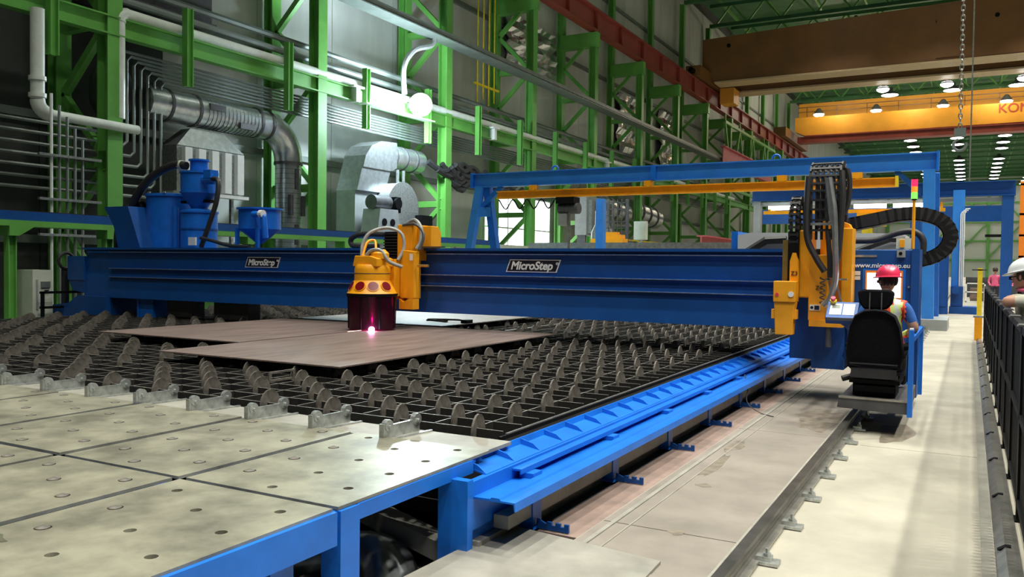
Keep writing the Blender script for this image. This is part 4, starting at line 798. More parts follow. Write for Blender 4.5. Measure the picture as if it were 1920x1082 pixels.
for nm, pts, r, mm in (('hose', [(-8.12,10.05,1.76),(-8.14,10.1,1.95),(-8.08,10.2,2.12),(-7.92,10.4,2.2),(-7.72,10.5,2.12),(-7.66,10.5,1.9),(-7.70,10.4,1.7)], .026, M['hose']),
                       ('hose', [(-8.06,10.0,1.76),(-8.06,10.1,1.96),(-8.0,10.2,2.0),(-7.93,10.15,1.9),(-7.9,10.1,1.8)], .02, M['yellow']),
                       ('hose', [(-8.0,9.98,1.74),(-7.9,10.0,1.84),(-7.76,10.05,1.84),(-7.66,10.12,1.68),(-7.55,10.3,1.60)], .028, M['hose']),
                       ('hose', [(-7.75,10.7,2.28),(-7.6,10.7,2.33),(-7.45,10.65,2.2),(-7.42,10.6,2.0),(-7.46,10.55,1.88)], .03, M['hose']),
                       ('hose', [(-7.8,10.66,2.25),(-7.55,10.64,2.26),(-7.38,10.62,2.1),(-7.40,10.55,1.86)], .022, M['darkgrey'])):
    part(nm, MB().tube(smooth_path(pts), r, 8), mm, t, True)
part('torch_nozzle', MB().lathe([(.012,.665),(.03,.72),(.05,.8),(.05,1.2)], (HX+.02,HY-.02,0), 14), M['steel'], t, True)
ax, ay = -7.735, 9.815
part('arc_glow', MB().ball((ax, ay, .668), .045, .045, .04), M['arc'], t, True)
part('molten_kerf', MB().bar((-7.96, 9.55, .6435), (-7.96, 9.85, .6435), .015, .004), mat('hot_kerf', (1,.8,.7), .5, var=0, emit=(1,.75,.6), estr=2.5), t)
L = bpy.data.lights.new('arc_light', 'POINT'); L.energy = 26; L.color = (1,.30,.78); L.shadow_soft_size = .04
lo = bpy.data.objects.new('arc_light', L); COL.objects.link(lo); lo.parent = t; lo.location = Vector((-7.84, 9.95, .74)) - Vector((HX,HY,.65))
run('drag_loop', 'small black cable loop on the gantry top left of the yellow head', smooth_path([(-8.4,11.2,2.12),(-9.0,11.2,2.14),(-9.25,11.2,2.08),(-9.28,11.2,1.98),(-9.15,11.2,1.93),(-8.7,11.2,1.93)]), .045, M['rubber'], 8, None, 'cable')
# ================================================================== Z3 AND Z1 TORCH STATIONS
def chain_loop(t, path, wx, m_side, step):
    P = smooth_path(path, 14); acc = 0; last = P[0]; out = []
    for a, b in zip(P, P[1:]):
        acc += (b-a).length
        if acc >= step: out.append((b, (b-a).normalized())); acc = 0
    x0 = path[0][0]
    lk = MB().box(-wx/2, -wx/2+.02, -step*.46, step*.46, -.035, .035).box(wx/2-.02, wx/2, -step*.46, step*.46, -.035, .035).box(-wx/2+.02, wx/2-.02, -.012, .012, .02, .035).box(-wx/2+.02, wx/2-.02, -.012, .012, -.035, -.02).mesh('chain_link', m_side)
    for c, d in out:
        o = inst('chain_link', lk, t, c); o.rotation_euler = (math.atan2(d.z, d.y), 0, 0)
    nc = max(2, int(wx/.055))
    for k in range(nc):
        ox = -wx/2 + wx*(k+.5)/nc; part('cable', MB().tube([p_ + Vector((ox, 0, 0)) for p_ in P[::4]], .018, 6), M['rubber'] if k % 3 else M['darkgrey'], t, True)
    return out
t = thing('torch_station', 'narrow yellow torch station marked Z3 at the right end of the gantry', 'torch station', (-1.9, 10.6, .85))
part('shield', MB().prism([(-2.03,.86),(-1.83,.86),(-1.82,1.12),(-1.80,1.25),(-2.05,1.25),(-2.04,1.12)], 'y', 10.28, 10.44), M['yellow'], t, bevel=.008)
part('torch_box', MB().box(-2.055, -1.80, 10.26, 10.5, 1.25, 1.50), M['yellow'], t, bevel=.008)
part('side_lug', MB().box(-1.83,-1.79,10.3,10.42,1.05,1.16).box(-2.08,-2.04,10.3,10.42,1.05,1.16), M['yellow'], t)
part('red_knob', MB().cyl((-2.01,10.25,1.34),(-2.01,10.262,1.34),.02,n=12), M['helmet_r'], t); part('dial', MB().cyl((-1.85,10.25,1.345),(-1.85,10.262,1.345),.033,n=16), M['label'], t)
part('arm', MB().prism([(-1.90,1.5),(-1.80,1.5),(-1.81,1.74),(-1.84,1.84),(-1.87,1.84),(-1.90,1.74)], 'y', 10.42, 10.52), M['yellow'], t)
text('station_text', 'Z3', .07, (-1.885, 10.415, 1.57), M['logoblk'], t)
part('column', MB().box(-1.82, -1.68, 10.55, 10.95, 1.3, 2.12), M['yellow'], t, bevel=.02); part('left_rail', MB().box(-2.02,-1.94,10.6,10.95,1.45,2.0), M['brass'], t)
part('guide', MB().box(-1.94,-1.82,10.5,10.58,1.5,2.1), M['black'], t)
chain_loop(t, [(-1.88,10.54,1.9),(-1.88,10.52,2.25),(-1.87,10.58,2.45),(-1.86,10.70,2.5),(-1.85,10.82,2.42),(-1.84,10.86,2.2),(-1.84,10.86,2.05)], .12, M['rubber'], .06)
t = thing('torch_station', 'wide yellow torch station marked Z1 with tall looped cable chain', 'torch station', (-1.5, 10.8, .95))
part('front_panel', MB().box(-1.70, -1.48, 10.55, 10.8, 1.03, 1.82), M['yellow'], t, bevel=.008); part('rear_housing', MB().prism([(-1.62,1.2),(-1.24,1.2),(-1.24,2.1),(-1.29,2.2),(-1.38,2.24),(-1.62,2.24)], 'y', 10.85, 11.0), M['yellow'], t, bevel=.008)
part('side_panel', MB().box(-1.34, -1.22, 10.6, 10.9, 1.25, 2.14), M['yellow'], t, bevel=.01)
part('base_clamp', MB().box(-1.68,-1.3,10.5,10.75,.96,1.04), M['yellow'], t); part('nozzle', MB().cyl((-1.46,10.55,.72),(-1.46,10.55,.97),.035,n=12), M['darkgrey'], t)
text('station_text', 'Z1', .07, (-1.62, 10.545, 1.40), M['logoblk'], t); q = part('warning_label', MB().box(-1.68,-1.56,10.54,10.549,1.15,1.22), M['label'], t); part('warning_symbol', MB().box(-1.625,-1.57,10.536,10.541,1.16,1.21).cyl((-1.655,10.541,1.185),(-1.655,10.536,1.185),.018,n=10), M['logoblk'], q)
chain_loop(t, [(-1.53,10.52,2.0),(-1.53,10.48,2.5),(-1.53,10.52,2.78),(-1.52,10.65,2.9),(-1.51,10.80,2.84),(-1.50,10.88,2.5),(-1.50,10.90,2.15)], .36, M['rubber'], .085)
part('chain_bracket', MB().box(-1.68,-1.36,10.45,10.5,2.17,2.2), M['galv'], t); part('torch_frame', MB().bar((-1.48,10.5,1.62),(-1.40,10.5,1.1),.02,.02).bar((-1.38,10.5,1.5),(-1.28,10.5,1.12),.02,.02).box(-1.5,-1.26,10.49,10.51,1.52,1.54), M['steel'], t)
for pts, r, mm in (([(-1.47,10.4,2.72),(-1.43,10.38,2.5),(-1.40,10.36,2.3),(-1.38,10.35,1.9),(-1.37,10.35,1.55),(-1.42,10.35,1.32),(-1.50,10.35,1.22)], .035, M['duct']),
                   ([(-1.50,10.4,2.72),(-1.46,10.38,2.4),(-1.43,10.38,2.2)], .022, M['duct']),
                   ([(-1.71,10.45,2.75),(-1.72,10.42,2.3),(-1.70,10.42,2.0),(-1.60,10.42,1.78),(-1.50,10.42,1.62)], .038, M['rubber']),
                   ([(-1.34,10.45,2.8),(-1.32,10.42,2.55),(-1.33,10.42,2.2),(-1.36,10.42,1.8),(-1.42,10.42,1.55)], .034, M['rubber']),
                   ([(-1.30,10.6,2.84),(-1.27,10.6,2.7),(-1.28,10.6,2.45),(-1.33,10.6,2.3)], .03, M['rubber']),
                   ([(-1.48,10.44,2.1),(-1.45,10.42,1.8),(-1.44,10.42,1.55)], .03, M['rubber'])):
    part('hose', MB().tube(smooth_path(pts), r, 8), mm, t, True)
part('spring_coil', MB().tube([(-1.53 + .028*math.cos(a*1.0), 10.48 + .028*math.sin(a), 1.22 + .028*a/3.0) for a in [i*.6 for i in range(60)]], .008, 5), M['darkgrey'], t)
# ================================================================== CABINET, CONSOLE, SIGNAL TOWER, DRAG CHAIN
t = thing('control_cabinet', 'blue control cabinet with lit screen facing the operator', 'control cabinet', (-.95, 11, .15))
part('body', MB().box(-1.29, -.53, 10.9, 11.5, .63, 1.89), M['blue_dk'], t, bevel=.01)
part('side_post', MB().box(-.60, -.515, 10.86, 11.5, .15, 1.9), M['blue_dk'], t)
part('door_frame', MB().box(-1.13,-.66,10.88,10.9,1.28,1.66), M['blue'], t); part('screen_bezel', MB().box(-1.10,-.69,10.87,10.885,1.30,1.64), M['orange'], t)
part('screen', MB().box(-1.08,-.71,10.862,10.872,1.32,1.61), M['screen'], t); part('latch', MB().cyl((-.625,10.88,1.45),(-.625,10.9,1.45),.012,n=8), M['galv'], t)
text('web_text', 'www.microstep.eu', .080, (-1.225, 10.895, 1.675), M['letter'], t, bold=.001)
part('type_plate', MB().box(-1.25,-1.16,10.893,10.9,1.58,1.63).box(-1.25,-1.16,10.893,10.9,1.525,1.57), M['label'], t); part('top_rail', MB().box(-1.28,-.98,10.89,10.9,1.80,1.825), M['galv'], t)
part('switch_box', MB().box(-.76,-.67,10.86,10.9,1.80,1.885), M['machine'], t); part('switch_knob', MB().cyl((-.72,10.855,1.845),(-.72,10.86,1.845),.02,n=10), M['black'], t)
part('relay_box', MB().box(-.78,-.62,11.0,11.2,1.9,2.03), M['cream'], t); part('relay_cover', MB().box(-.74,-.69,10.98,11.0,1.92,2.01), M['yellow'], t)
t = thing('signal_tower', 'slim yellow pole with red, orange and green signal lamp', 'signal lamp', (-.62, 11.05, 1.9))
part('pole', MB().cyl((-.60,11.05,1.9),(-.60,11.05,2.5),.018,n=10), M['yellow'], t, True)
for nm, z0, z1, mm in (('green_lamp', 2.5, 2.575, 'sig_g'), ('orange_lamp', 2.58, 2.645, 'sig_o'), ('red_lamp', 2.65, 2.73, 'sig_r')): part(nm, MB().cyl((-.60,11.05,z0),(-.60,11.05,z1),.036,n=14), M[mm], t, True)
part('base_cap', MB().cyl((-.60,11.05,2.485),(-.60,11.05,2.5),.03,n=12).cyl((-.60,11.05,2.73),(-.60,11.05,2.745),.03,n=12), M['black'], t)
t = thing('cable_drag_chain', 'big black U-shaped drag chain behind the control cabinet', 'drag chain', (-.8, 11.9, 1.7))
P = smooth_path([(-1.5,11.9,2.22),(-1.1,11.9,2.30),(-.8,11.9,2.36),(-.55,11.9,2.36),(-.32,11.9,2.27),(-.22,11.9,2.09),(-.30,11.9,1.90),(-.5,11.9,1.79),(-.75,11.9,1.77)], 6)
lk = MB().box(-.062,.062,-.15,.15,-.085,.085).box(-.066,.066,-.16,-.15,-.07,.07).box(-.066,.066,.15,.16,-.07,.07).mesh('chain_link', M['rubber'])
acc = 0
for a, b in zip(P, P[1:]):
    acc += (b-a).length
    if acc > .06:
        acc = 0; d = (b-a).normalized(); o = inst('chain_link', lk, t, b); o.rotation_euler = (0, -math.atan2(d.z, d.x), 0)
run('cabinet_hose', 'black corrugated hose looping on top of the control cabinet', smooth_path([(-1.3,11.6,2.02),(-1.05,11.6,2.03),(-.8,11.6,2.12),(-.62,11.6,2.13),(-.52,11.6,2.03),(-.52,11.6,1.85)]), .04, M['rubber'], 10, None, 'hose')
t = thing('pendant_console', 'tilted dark console with two pale key panels left of the operator', 'console', (-1.2, 9.65, 1.15))
def cpanel(x0,x1,v0,v1,d0,d1):   # box on a plane tilted back
    n = Vector((0,-.62,.785)); v = Vector((0,.785,.62)); o = Vector((0, 9.55, 1.14)); mb = MB(); vs = []
    for dd in (d0,d1):
        for (x, q) in ((x0,v0),(x1,v0),(x1,v1),(x0,v1)): vs.append(Vector((x,0,0)) + o + v*q + n*dd)
    return mb.add(vs, [(0,3,2,1),(4,5,6,7),(0,1,5,4),(1,2,6,5),(2,3,7,6),(3,0,4,7)])
part('housing', cpanel(-1.36,-1.04,-.02,.25,-.09,0), M['blue_dk'], t, bevel=.008); part('key_panel', cpanel(-1.325,-1.205,.03,.21,0,.004), M['label'], t); part('key_panel', cpanel(-1.19,-1.075,.03,.21,0,.004), M['label'], t)
part('key_window', cpanel(-1.305,-1.225,.13,.19,.004,.006), M['conduit'], t); part('stop_button', MB().cyl((-1.30,9.70,1.31),(-1.30,9.68,1.34),.025,n=12), M['helmet_r'], t); part('stop_collar', MB().cyl((-1.30,9.71,1.29),(-1.30,9.70,1.31),.035,n=12), M['safety'], t)
part('support_arm', MB().tube(smooth_path([(-1.2,9.7,1.08),(-1.15,9.9,1.0),(-1.2,10.4,.8),(-1.3,10.8,.6)]), .035, 10), M['blue_dk'], t, True); part('button_bar', MB().box(-1.34,-1.06,9.5,9.54,1.10,1.13), M['darkgrey'], t)
# ================================================================== OPERATOR SEAT
t = thing('operator_seat', 'black suspension seat on a grey platform with blue armrail', 'seat', (-.82, 9.2, .2))
part('platform', MB().prism([(-1.15,.25),(-.50,.23),(-.50,.36),(-1.13,.36)], 'y', 9.0, 10.42), M['darkgrey'], t, bevel=.006); part('platform_edge', MB().box(-1.135,-.50,8.99,9.01,.35,.37), M['steel'], t)
part('side_frame', MB().box(-.50,-.455,8.92,9.0,.22,1.07).box(-.50,-.455,9.0,10.85,.95,1.0).box(-.50,-.455,10.8,10.86,.2,1.0), M['blue'], t); part('side_cap', MB().box(-.495,-.46,8.93,8.99,1.07,1.085), M['white'], t)
part('suspension', MB().box(-1.02,-.62,9.15,9.6,.37,.50).box(-1.05,-.58,9.1,9.65,.50,.54).box(-1.0,-.63,9.1,9.15,.42,.48), M['black'], t); part('slide_rail', MB().box(-1.04,-.60,9.08,9.12,.56,.60), M['darkgrey'], t)
part('link_arm', MB().box(-.80,-.58,10.0,10.8,.24,.34), M['blue_dk'], t)
def cushion(c, sx, sy, sz, e=.6, n=18, m=10):
    mb = MB(); sg = lambda v, q: math.copysign(abs(v)**q, v); vs = []; fs = []
    for j in range(m+1):
        ph = -math.pi/2 + math.pi*j/m
        for i in range(n):
            th = 2*math.pi*i/n; vs.append((c[0]+sx*sg(math.cos(ph),e)*sg(math.cos(th),e), c[1]+sy*sg(math.cos(ph),e)*sg(math.sin(th),e), c[2]+sz*sg(math.sin(ph),e)))
    for j in range(m):
        for i in range(n): fs.append((j*n+i, j*n+(i+1)%n, (j+1)*n+(i+1)%n, (j+1)*n+i))
    return mb.add(vs, fs)
part('seat_cushion', cushion((-.82,9.46,.68), .27, .27, .085, .45), M['fabric'], t, True)
mb = MB(); vs = []; fs = []; n = 24
outl = [(-.25,.66),(-.27,.80),(-.255,.95),(-.235,1.08),(-.19,1.19),(-.10,1.245),(0,1.255),(.10,1.245),(.19,1.19),(.235,1.08),(.255,.95),(.27,.80),(.25,.66),(.12,.62),(-.12,.62)]
for yy, s in ((9.08,.86),(9.05,.96),(9.10,1.0),(9.20,1.0),(9.25,.9)):
    for (x, z) in outl: vs.append((-.82 + x*s, yy + (z-.7)*-.05, .93 + (z-.93)*s))
k = len(outl)
for j in range(4):
    for i in range(k): fs.append((j*k+i, j*k+(i+1)%k, (j+1)*k+(i+1)%k, (j+1)*k+i))
fs += [tuple(range(k-1,-1,-1)), tuple(range(4*k, 5*k))]
part('backrest', MB().add(vs, fs), M['fabric'], t, True)
part('headrest', MB().prism([(-.995,1.425),(-.945,1.45),(-.70,1.45),(-.65,1.425),(-.67,1.31),(-.72,1.25),(-.93,1.25),(-.975,1.31)], 'y', 9.12, 9.22), M['fabric'], t, True, bevel=.02)
for x in (-.875,-.765): part('headrest_rod', MB().cyl((x,9.10,1.18),(x,9.10,1.42),.006,n=8), M['steel'], t)
part('armrest', cushion((-1.09,9.50,.86), .035, .20, .03, .5), M['fabric'], t, True); part('armrest', cushion((-.55,9.50,.86), .035, .20, .03, .5), M['fabric'], t, True)
part('back_seam', MB().box(-1.04,-.60,9.02,9.05,.70,.71), M['rubber'], t); part('lumbar_panel', MB().box(-1.03,-.61,9.04,9.10,.56,.66), M['rubber'], t); part('recline_lever', MB().cyl((-1.13,9.2,.52),(-1.0,9.25,.56),.03,n=10), M['rubber'], t)
# ================================================================== PEOPLE
def skin_body(name, chains, radii, parent, sub=2):
    idx = {}; verts = []; edges = []
    for ch in chains:
        for a, b in zip(ch, ch[1:]):
            for p_ in (a, b):
                if p_ not in idx: idx[p_] = len(verts); verts.append(p_)
            edges.append((idx[a], idx[b]))
    org = ORG[parent.name]; me = bpy.data.meshes.new(name); me.from_pydata([tuple(JT[v] - org) for v in verts], edges, [])
    o = bpy.data.objects.new(name, me); COL.objects.link(o)
    md = o.modifiers.new('skin', 'SKIN'); md.use_smooth_shade = True
    if not me.skin_vertices: bpy.context.view_layer.objects.active = o
    for i, v in enumerate(verts): r = radii[v]; me.skin_vertices[0].data[i].radius = r if isinstance(r, tuple) else (r, r)
    me.skin_vertices[0].data[0].use_root = True
    s_ = o.modifiers.new('sub', 'SUBSURF'); s_.levels = sub; s_.render_levels = sub
    ev = bpy.data.meshes.new_from_object(o.evaluated_get(bpy.context.evaluated_depsgraph_get())); bpy.data.objects.remove(o); ev.name = name
    q = bpy.data.objects.new(name, ev); COL.objects.link(q); q.parent = parent; ORG[q.name] = org
    ev.polygons.foreach_set('use_smooth', [True]*len(ev.polygons)); return q
def hand_chains(side, wrist, palm, d, out):      # five fingers from the palm
    res = []; RD = {}
    JT[side+'palm'] = palm; RD[side+'palm'] = (.036,.018)
    u = out.normalized(); d = d.normalized()
    for k, (off, ln) in enumerate(((-.030,.060),(-.010,.074),(.010,.078),(.030,.070))):
        a = palm + d*.045 + u*off; b = a + d*ln*.5 + Vector((0,0,-.006)); c = b + d*ln*.4 + Vector((0,0,-.022))
        for nm, p_ in (('a',a),('b',b),('c',c)): JT[side+'f%d%s' % (k,nm)] = p_; RD[side+'f%d%s' % (k,nm)] = .0085 if nm != 'c' else .0065
        res.append([side+'palm', side+'f%da' % k, side+'f%db' % k, side+'f%dc' % k])
    a = palm + u*.035 + d*.005; b = a + u*.022 + d*.032
    JT[side+'ta'] = a; JT[side+'tb'] = b; RD[side+'ta'] = .011; RD[side+'tb'] = .008
    res.append([side+'palm', side+'ta', side+'tb']); return res, RD
def head_mesh(c, face, sc=1.0):       # skull, jaw, nose and ears in one lump looking along `face`
    f = Vector(face).normalized(); r = f.cross(Vector((0,0,1))).normalized(); up = Vector((0,0,1)); mb = MB(); vs = []; fs = []; n, m_ = 20, 14
    for j in range(m_+1):
        ph = -math.pi/2 + math.pi*j/m_; z = math.sin(ph)
        for i in range(n):
            th = 2*math.pi*i/n; cf, cr = math.cos(th), math.sin(th); rad = math.cos(ph)
            w_ = .074 - .016*max(0, -z); dpt = .096 - .02*max(0,-z)*(cf < 0)
            x = rad*dpt*cf; y = rad*w_*cr
            if cf > .85 and abs(cr) < .45:
                x += .022*math.exp(-((z+.18)/.16)**2)*(1-abs(cr)*2.2); x -= .008*math.exp(-((z-.08)/.1)**2); x += .006*math.exp(-((z+.52)/.09)**2); x -= .004*math.exp(-((z+.42)/.05)**2)
            vs.append(Vector(c) + (f*x + r*y + up*(z*.118))*sc)
    for j in range(m_):
        for i in range(n): fs.append((j*n+i, j*n+(i+1)%n, (j+1)*n+(i+1)%n, (j+1)*n+i))
    return mb.add(vs, fs), f, r
def helmet_mesh(c, f, r, sc=1.0):
    mb = MB(); n = 24; up = Vector((0,0,1)); vs = []; fs = []
    rows = [(.142,-.004),(.146,.004),(.122,.012),(.120,.04),(.112,.07),(.092,.10),(.062,.122),(.03,.132),(.004,.134)]
    for (rad, z) in rows:
        for i in range(n):
            th = 2*math.pi*i/n; brim = .03*max(0, math.cos(th))**2 if z < .01 else 0
            vs.append(Vector(c) + (f*((rad*1.16+brim)*math.cos(th)) + r*(rad*.93*math.sin(th)) + up*(z + (.006*math.cos(3*th) if .03 < z < .11 else 0)))*sc)
    for j in range(len(rows)-1):
        for i in range(n): fs.append((j*n+i, j*n+(i+1)%n, (j+1)*n+(i+1)%n, (j+1)*n+i))
    fs += [tuple(range(n-1,-1,-1)), tuple(range((len(rows)-1)*n, len(rows)*n))]
    return mb.add(vs, fs)
def recolor(o, mats, fn):
    me = o.data; me.materials.clear()
    for mm in mats: me.materials.append(mm)
    org = ORG[o.name]
    for pgn in me.polygons: pgn.material_index = fn(pgn.center + org)
def shell(name, src, fn, off, m, parent, mats=None, mfn=None):   # clothing layer grown from the body surface
    bm = bmesh.new(); bm.from_mesh(src.data); org = ORG[parent.name]
    bmesh.ops.delete(bm, geom=[f for f in bm.faces if not fn(f.calc_center_median() + org)], context='FACES')
    bm.normal_update()
    for v in bm.verts: v.co += v.normal*off
    me = bpy.data.meshes.new(name); bm.to_mesh(me); bm.free(); me.materials.clear()
    for mm in (mats or [m]): me.materials.append(mm)
    if mfn:
        for pgn in me.polygons: pgn.material_index = mfn(pgn.center + org)
    me.polygons.foreach_set('use_smooth', [True]*len(me.polygons))
    o = bpy.data.objects.new(name, me); COL.objects.link(o); o.parent = parent; ORG[o.name] = org
    sd = o.modifiers.new('thick', 'SOLIDIFY'); sd.thickness = .006; return o
V = Vector
def person(label, J, rad, chains, face, helmet, body_mats, body_fn, headc):
    global JT
    t = thing('person', label, 'person', (J['pelvis'].x, J['pelvis'].y, 0)); JT = J
    body = skin_body('body', chains, rad, t); recolor(body, body_mats, body_fn)
    hm, f, r = head_mesh(headc, face); hd = part('head', hm, M['skin'], t, True)
    for s in (-1, 1):
        e = V(headc) + r*s*.078 + f*-.008; part('ear', MB().ball(e, .014, .022, .032, 10, 7), M['skin'], hd, True)
        ey = V(headc) + f*.088 + r*s*.032 + V((0,0,.008)); part('eye', MB().ball(ey, .012, .012, .010, 10, 7), M['label'], hd, True)
        part('eyebrow', MB().bar(ey + V((0,0,.018)) - r*.016, ey + V((0,0,.018)) + r*.016, .008, .006), M['hair'], hd)
    part('mouth', MB().bar(V(headc)+f*.093+V((0,0,-.055))-r*.022, V(headc)+f*.093+V((0,0,-.055))+r*.022, .008, .006), mat('lips', (.36,.13,.11), .5, var=0), hd)
    hb = MB(); 
    for v in range(7):
        a = math.pi*(.5 + v/6); pc = V(headc) + f*.078*math.cos(a) + r*.068*math.sin(a) + V((0,0,.02)); hb.ball(pc, .032, .032, .062, 8, 6)
    part('hair', hb, M['hair'], hd, True)
    hl = part('hard_hat', helmet_mesh(V(headc) + V((0,0,.048)), f, r), helmet, t, True)
    part('glasses', MB().bar(V(headc)+f*.100+r*-.06+V((0,0,.008)), V(headc)+f*.100+r*.06+V((0,0,.008)), .012, .032).bar(V(headc)+f*.098+r*.066+V((0,0,.012)), V(headc)-f*.01+r*.082+V((0,0,.012)), .005, .008).bar(V(headc)+f*.098-r*.066+V((0,0,.012)), V(headc)-f*.01-r*.082+V((0,0,.012)), .005, .008), M['glass'], t)
    return t, body
# seated operator, seen from behind
px, py = -.755, 9.50; DZ = -.05
J = dict(pelvis=V((px,py,.86)), spine=V((px,py+.02,1.03)), chest=V((px,py+.03,1.22)), neckb=V((px,py+.03,1.385)), neck=V((px,py+.035,1.46)), skull=V((px,py+.05,1.53)),
  Ls=V((px-.185,py+.02,1.335)), Le=V((px-.265,py-.02,1.10)), Lw=V((px-.235,py+.22,1.02)), Rs=V((px+.185,py+.02,1.335)), Re=V((px+.275,py-.01,1.09)), Rw=V((px+.20,py+.21,1.03)),
  Lh=V((px-.10,py+.06,.84)), Lk=V((px-.13,py+.46,.86)), La=V((px-.13,py+.50,.46)), Lt=V((px-.14,py+.66,.41)), Rh=V((px+.10,py+.06,.84)), Rk=V((px+.13,py+.46,.86)), Ra=V((px+.13,py+.50,.46)), Rt=V((px+.14,py+.66,.41)))
J = {k_: (v_ + V((0,0,DZ)) if v_.z > .6 else v_) for k_, v_ in J.items()}
rad = dict(pelvis=(.165,.13), spine=(.155,.115), chest=(.17,.12), neckb=(.085,.075), neck=.054, skull=.06, Ls=.072, Le=.052, Lw=.034, Rs=.072, Re=.052, Rw=.034, Lh=.095, Lk=.068, La=.05, Lt=.042, Rh=.095, Rk=.068, Ra=.05, Rt=.042)
JT = J
lc, lr = hand_chains('L', J['Lw'], J['Lw'] + V((.02,.08,-.01)), V((.1,1,-.1)), V((1,-.1,0))); rc, rr = hand_chains('R', J['Rw'], J['Rw'] + V((-.02,.08,-.01)), V((-.1,1,-.1)), V((-1,-.1,0)))
rad.update(lr); rad.update(rr)
ch = [['pelvis','spine','chest','neckb','neck','skull'], ['chest','Ls','Le','Lw','Lpalm'], ['chest','Rs','Re','Rw','Rpalm'], ['pelvis','Lh','Lk','La','Lt'], ['pelvis','Rh','Rk','Ra','Rt']] + lc + rc
def bfn(c):
    if c.z > 1.37 and abs(c.x-px) < .1: return 0
    if c.z < .92 and (abs(c.x-px) < .24): return 2 if c.z > .5 else 3
    if abs(c.x-px) > .17 and c.z < 1.115 : return 0
    return 1
op, body = person('seated operator in red hard hat and orange vest, seen from behind', J, rad, ch, (-.55, .83, -.05), M['helmet_r'], [M['skin'], M['tshirt'], M['trousers'], M['black']], bfn, (px+.005, py+.06, 1.522))
def vfn(c): return .85 < c.z < 1.385 and abs(c.x-px) < .19
def vmf(c):
    d = abs(abs(c.x-px) - .105)
    if c.z < 1.02 and c.z > .96: return 1
    return 2 if d < .022 else (1 if d < .046 else 0)
shell('safety_vest', body, vfn, .010, None, op, [M['vest'], M['vest_st'], M['silver']], vmf)
# standing man with the white hard hat leaning on the fence
qx, qy = .50, 9.25
J = dict(pelvis=V((qx+.05,qy,.92)), spine=V((qx+.03,qy,1.10)), chest=V((qx+.01,qy,1.27)), neckb=V((qx,qy,1.43)), neck=V((qx-.01,qy,1.50)), skull=V((qx-.03,qy,1.56)),
  Ls=V((qx-.06,qy+.17,1.38)), Le=V((qx-.18,qy+.22,1.36)), Lw=V((qx+.02,qy+.34,1.40)), Rs=V((qx+.0,qy-.17,1.39)), Re=V((qx-.22,qy-.14,1.355)), Rw=V((qx-.02,qy-.02,1.41)),
  Lh=V((qx+.05,qy+.1,.90)), Lk=V((qx+.05,qy+.12,.49)), La=V((qx+.09,qy+.12,.09)), Lt=V((qx-.08,qy+.13,.045)), Rh=V((qx+.05,qy-.1,.90)), Rk=V((qx+.05,qy-.12,.49)), Ra=V((qx+.09,qy-.12,.09)), Rt=V((qx-.08,qy-.13,.045)))
rad = dict(pelvis=(.155,.125), spine=(.145,.115), chest=(.16,.12), neckb=(.085,.075), neck=.054, skull=.06, Ls=.07, Le=.052, Lw=.034, Rs=.07, Re=.052, Rw=.034, Lh=.09, Lk=.065, La=.045, Lt=.04, Rh=.09, Rk=.065, Ra=.045, Rt=.04)
JT = J
lc, lr = hand_chains('L', J['Lw'], J['Lw'] + V((.07,.04,0)), V((1,.4,0)), V((0,0,1))); rc, rr = hand_chains('R', J['Rw'], J['Rw'] + V((.06,.06,.0)), V((.7,.7,0)), V((0,0,1)))
rad.update(lr); rad.update(rr)
ch = [['pelvis','spine','chest','neckb','neck','skull'], ['chest','Ls','Le','Lw','Lpalm'], ['chest','Rs','Re','Rw','Rpalm'], ['pelvis','Lh','Lk','La','Lt'], ['pelvis','Rh','Rk','Ra','Rt']] + lc + rc
def bfn(c):
    if c.z > 1.47 and abs(c.y-qy) < .09: return 0
    if c.z < .93: return 2 if c.z > .1 else 3
    if c.x < qx-.13 and c.z > 1.3: return 0
    return 1
wm, body = person('man in white hard hat and beige shirt leaning on the black fence', J, rad, ch, (-.86, .5, -.22), M['helmet_w'], [M['skin'], M['beige'], M['trousers'], M['black']], bfn, (qx-.05, qy, 1.60))
part('collar', MB().tube(arc_pts((qx-.01,qy), .075, 0, 360, 14, 'xy', 1.475), .018, 6), M['pink'], wm, True)
# two workers far down the aisle
for k, (x, y) in enumerate(((1.05, 45.0), (1.5, 44.0))):
    J = dict(pelvis=V((x,y,.95)), spine=V((x,y,1.12)), chest=V((x,y,1.30)), neckb=V((x,y,1.46)), neck=V((x,y,1.52)), skull=V((x,y,1.58)), Ls=V((x-.19,y,1.42)), Le=V((x-.26,y-.02,1.13)), Lw=V((x-.2,y-.2,1.02)), Rs=V((x+.19,y,1.42)), Re=V((x+.26,y-.02,1.13)), Rw=V((x+.2,y-.2,1.02)), Lh=V((x-.1,y,.92)), Lk=V((x-.11,y-.02,.5)), La=V((x-.11,y,.09)), Lt=V((x-.12,y-.16,.045)), Rh=V((x+.1,y,.92)), Rk=V((x+.11,y-.02,.5)), Ra=V((x+.11,y,.09)), Rt=V((x+.12,y-.16,.045)))
    JT = J; r2 = dict(rad); lc, lr = hand_chains('L', J['Lw'], J['Lw'] + V((0,-.07,0)), V((0,-1,0)), V((1,0,0))); rc, rr = hand_chains('R', J['Rw'], J['Rw'] + V((0,-.07,0)), V((0,-1,0)), V((-1,0,0))); r2.update(lr); r2.update(rr)
    person(['distant worker in pink vest at the left of the far pair in the aisle', 'distant worker in pink vest at the right of the far pair in the aisle'][k], J, r2, ch[:5] + lc + rc, (-.3, -.9, 0), M['helmet_r'] if k else M['hair'], [M['skin'], M['pink'], M['trousers']], lambda c: 0 if c.z > 1.5 else (1 if c.z > .95 else 2), (x, y-.02, 1.66))
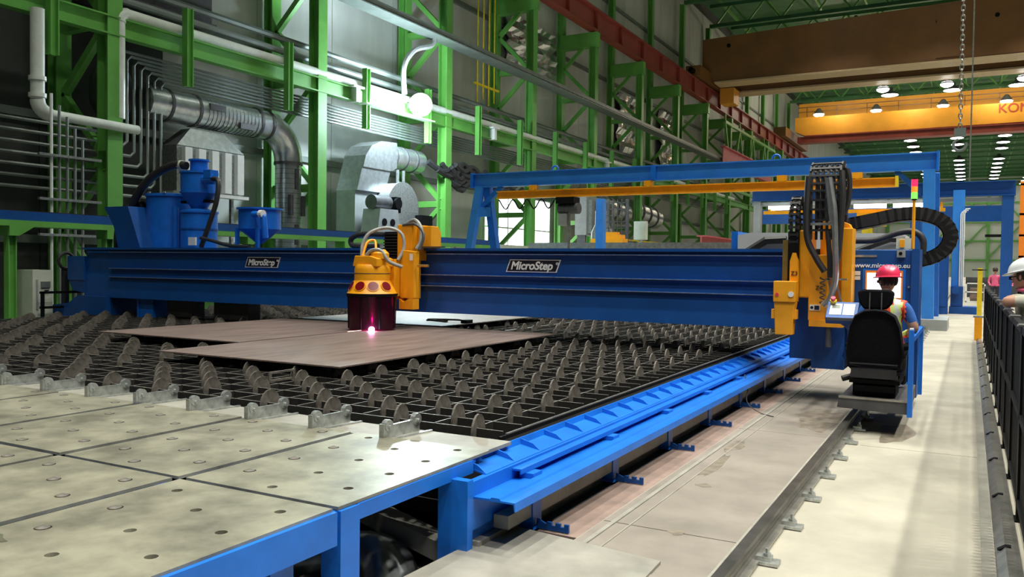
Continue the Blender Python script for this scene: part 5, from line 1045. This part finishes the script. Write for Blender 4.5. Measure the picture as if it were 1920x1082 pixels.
# ================================================================== FENCE, POSTS
t = thing('guard_fence', 'black steel guard fence with capped posts along the right edge', 'fence', (.33, 12, 0))
pm = MB().box(-.02,.02,-.06,.06,0,1.29).box(-.05,.06,-.075,.075,0,.012).box(-.02,.13,-.02,.02,.02,.55).mesh('fence_post', M['black'])
cm = MB().prism([(-.045,0),(.045,0),(.035,.012),(-.035,.012)], 'y', -.085, .085).mesh('post_cap', M['darkgrey'])
for k in range(15):
    y = 3.85 + 1.3*k; q = inst('fence_post', pm, t, (.33, y, 0)); inst('post_cap', cm, q, (.33, y, 1.29)).location = (0, 0, 1.29)
    if k < 14: part('brace', MB().bar((.36, y, .1), (.36, y+1.3, 1.05), .02, .03), M['black'], t)
for z, h in ((1.24,.05), (.66,.05), (.10,.05)): part('fence_rail', MB().box(.31,.35,3,22.1,z,z+h), M['black'], t)
mb = MB()
for i in range(316): mb.box(.325,.340,3.05+.06*i,3.085+.06*i,.12,1.25)
part('fence_bars', mb, M['black'], t, kind='stuff')
t = thing('guard_fence', 'second black fence line behind the leaning man at the right edge', 'fence', (.95, 12, 0))
for k in range(13): inst('fence_post', pm, t, (.95, 4.5+1.4*k, 0))
for z in (.66, 1.24): part('fence_rail', MB().box(.93,.97,3,22,z,z+.05), M['black'], t)
mb = MB()
for i in range(150): mb.box(.945,.958,3.05+.125*i,3.11+.125*i,.12,1.25)
part('fence_bars', mb, M['black'], t, kind='stuff')
t = thing('bollard_post', 'bright yellow post with foot plate at the far end of the fence', 'post', (.22, 22.6, 0))
part('post', MB().box(.17,.27,22.55,22.65,.6,1.72), M['safety'], t); part('lower_sleeve', MB().box(.13,.29,22.5,22.7,.0,.55), M['yellow'], t); part('top_plate', MB().box(.05,.36,22.55,22.65,1.66,1.69), M['darkgrey'], t); part('collar', MB().box(.10,.34,22.5,22.7,.55,.59), M['galv'], t)
# second carriage farther along the rail
t = thing('rail_carriage', 'blue wheel carriage of the next machine farther along the floor rail', 'carriage', (-1.0, 19.5, 0))
part('bracket', MB().prism([(-1.15,.12),(-1.08,.12),(-1.08,.33),(-.90,.33),(-.90,.12),(-.82,.12),(-.82,.46),(-1.15,.46)], 'y', 19.4, 19.7), M['blue'], t); part('body', MB().box(-1.7,-1.15,19.6,22.5,.2,.8), M['blue_dk'], t); part('motor', MB().cyl((-1.3,20.2,.95),(-1.3,21,.95),.16,n=14), M['machine'], t, True)
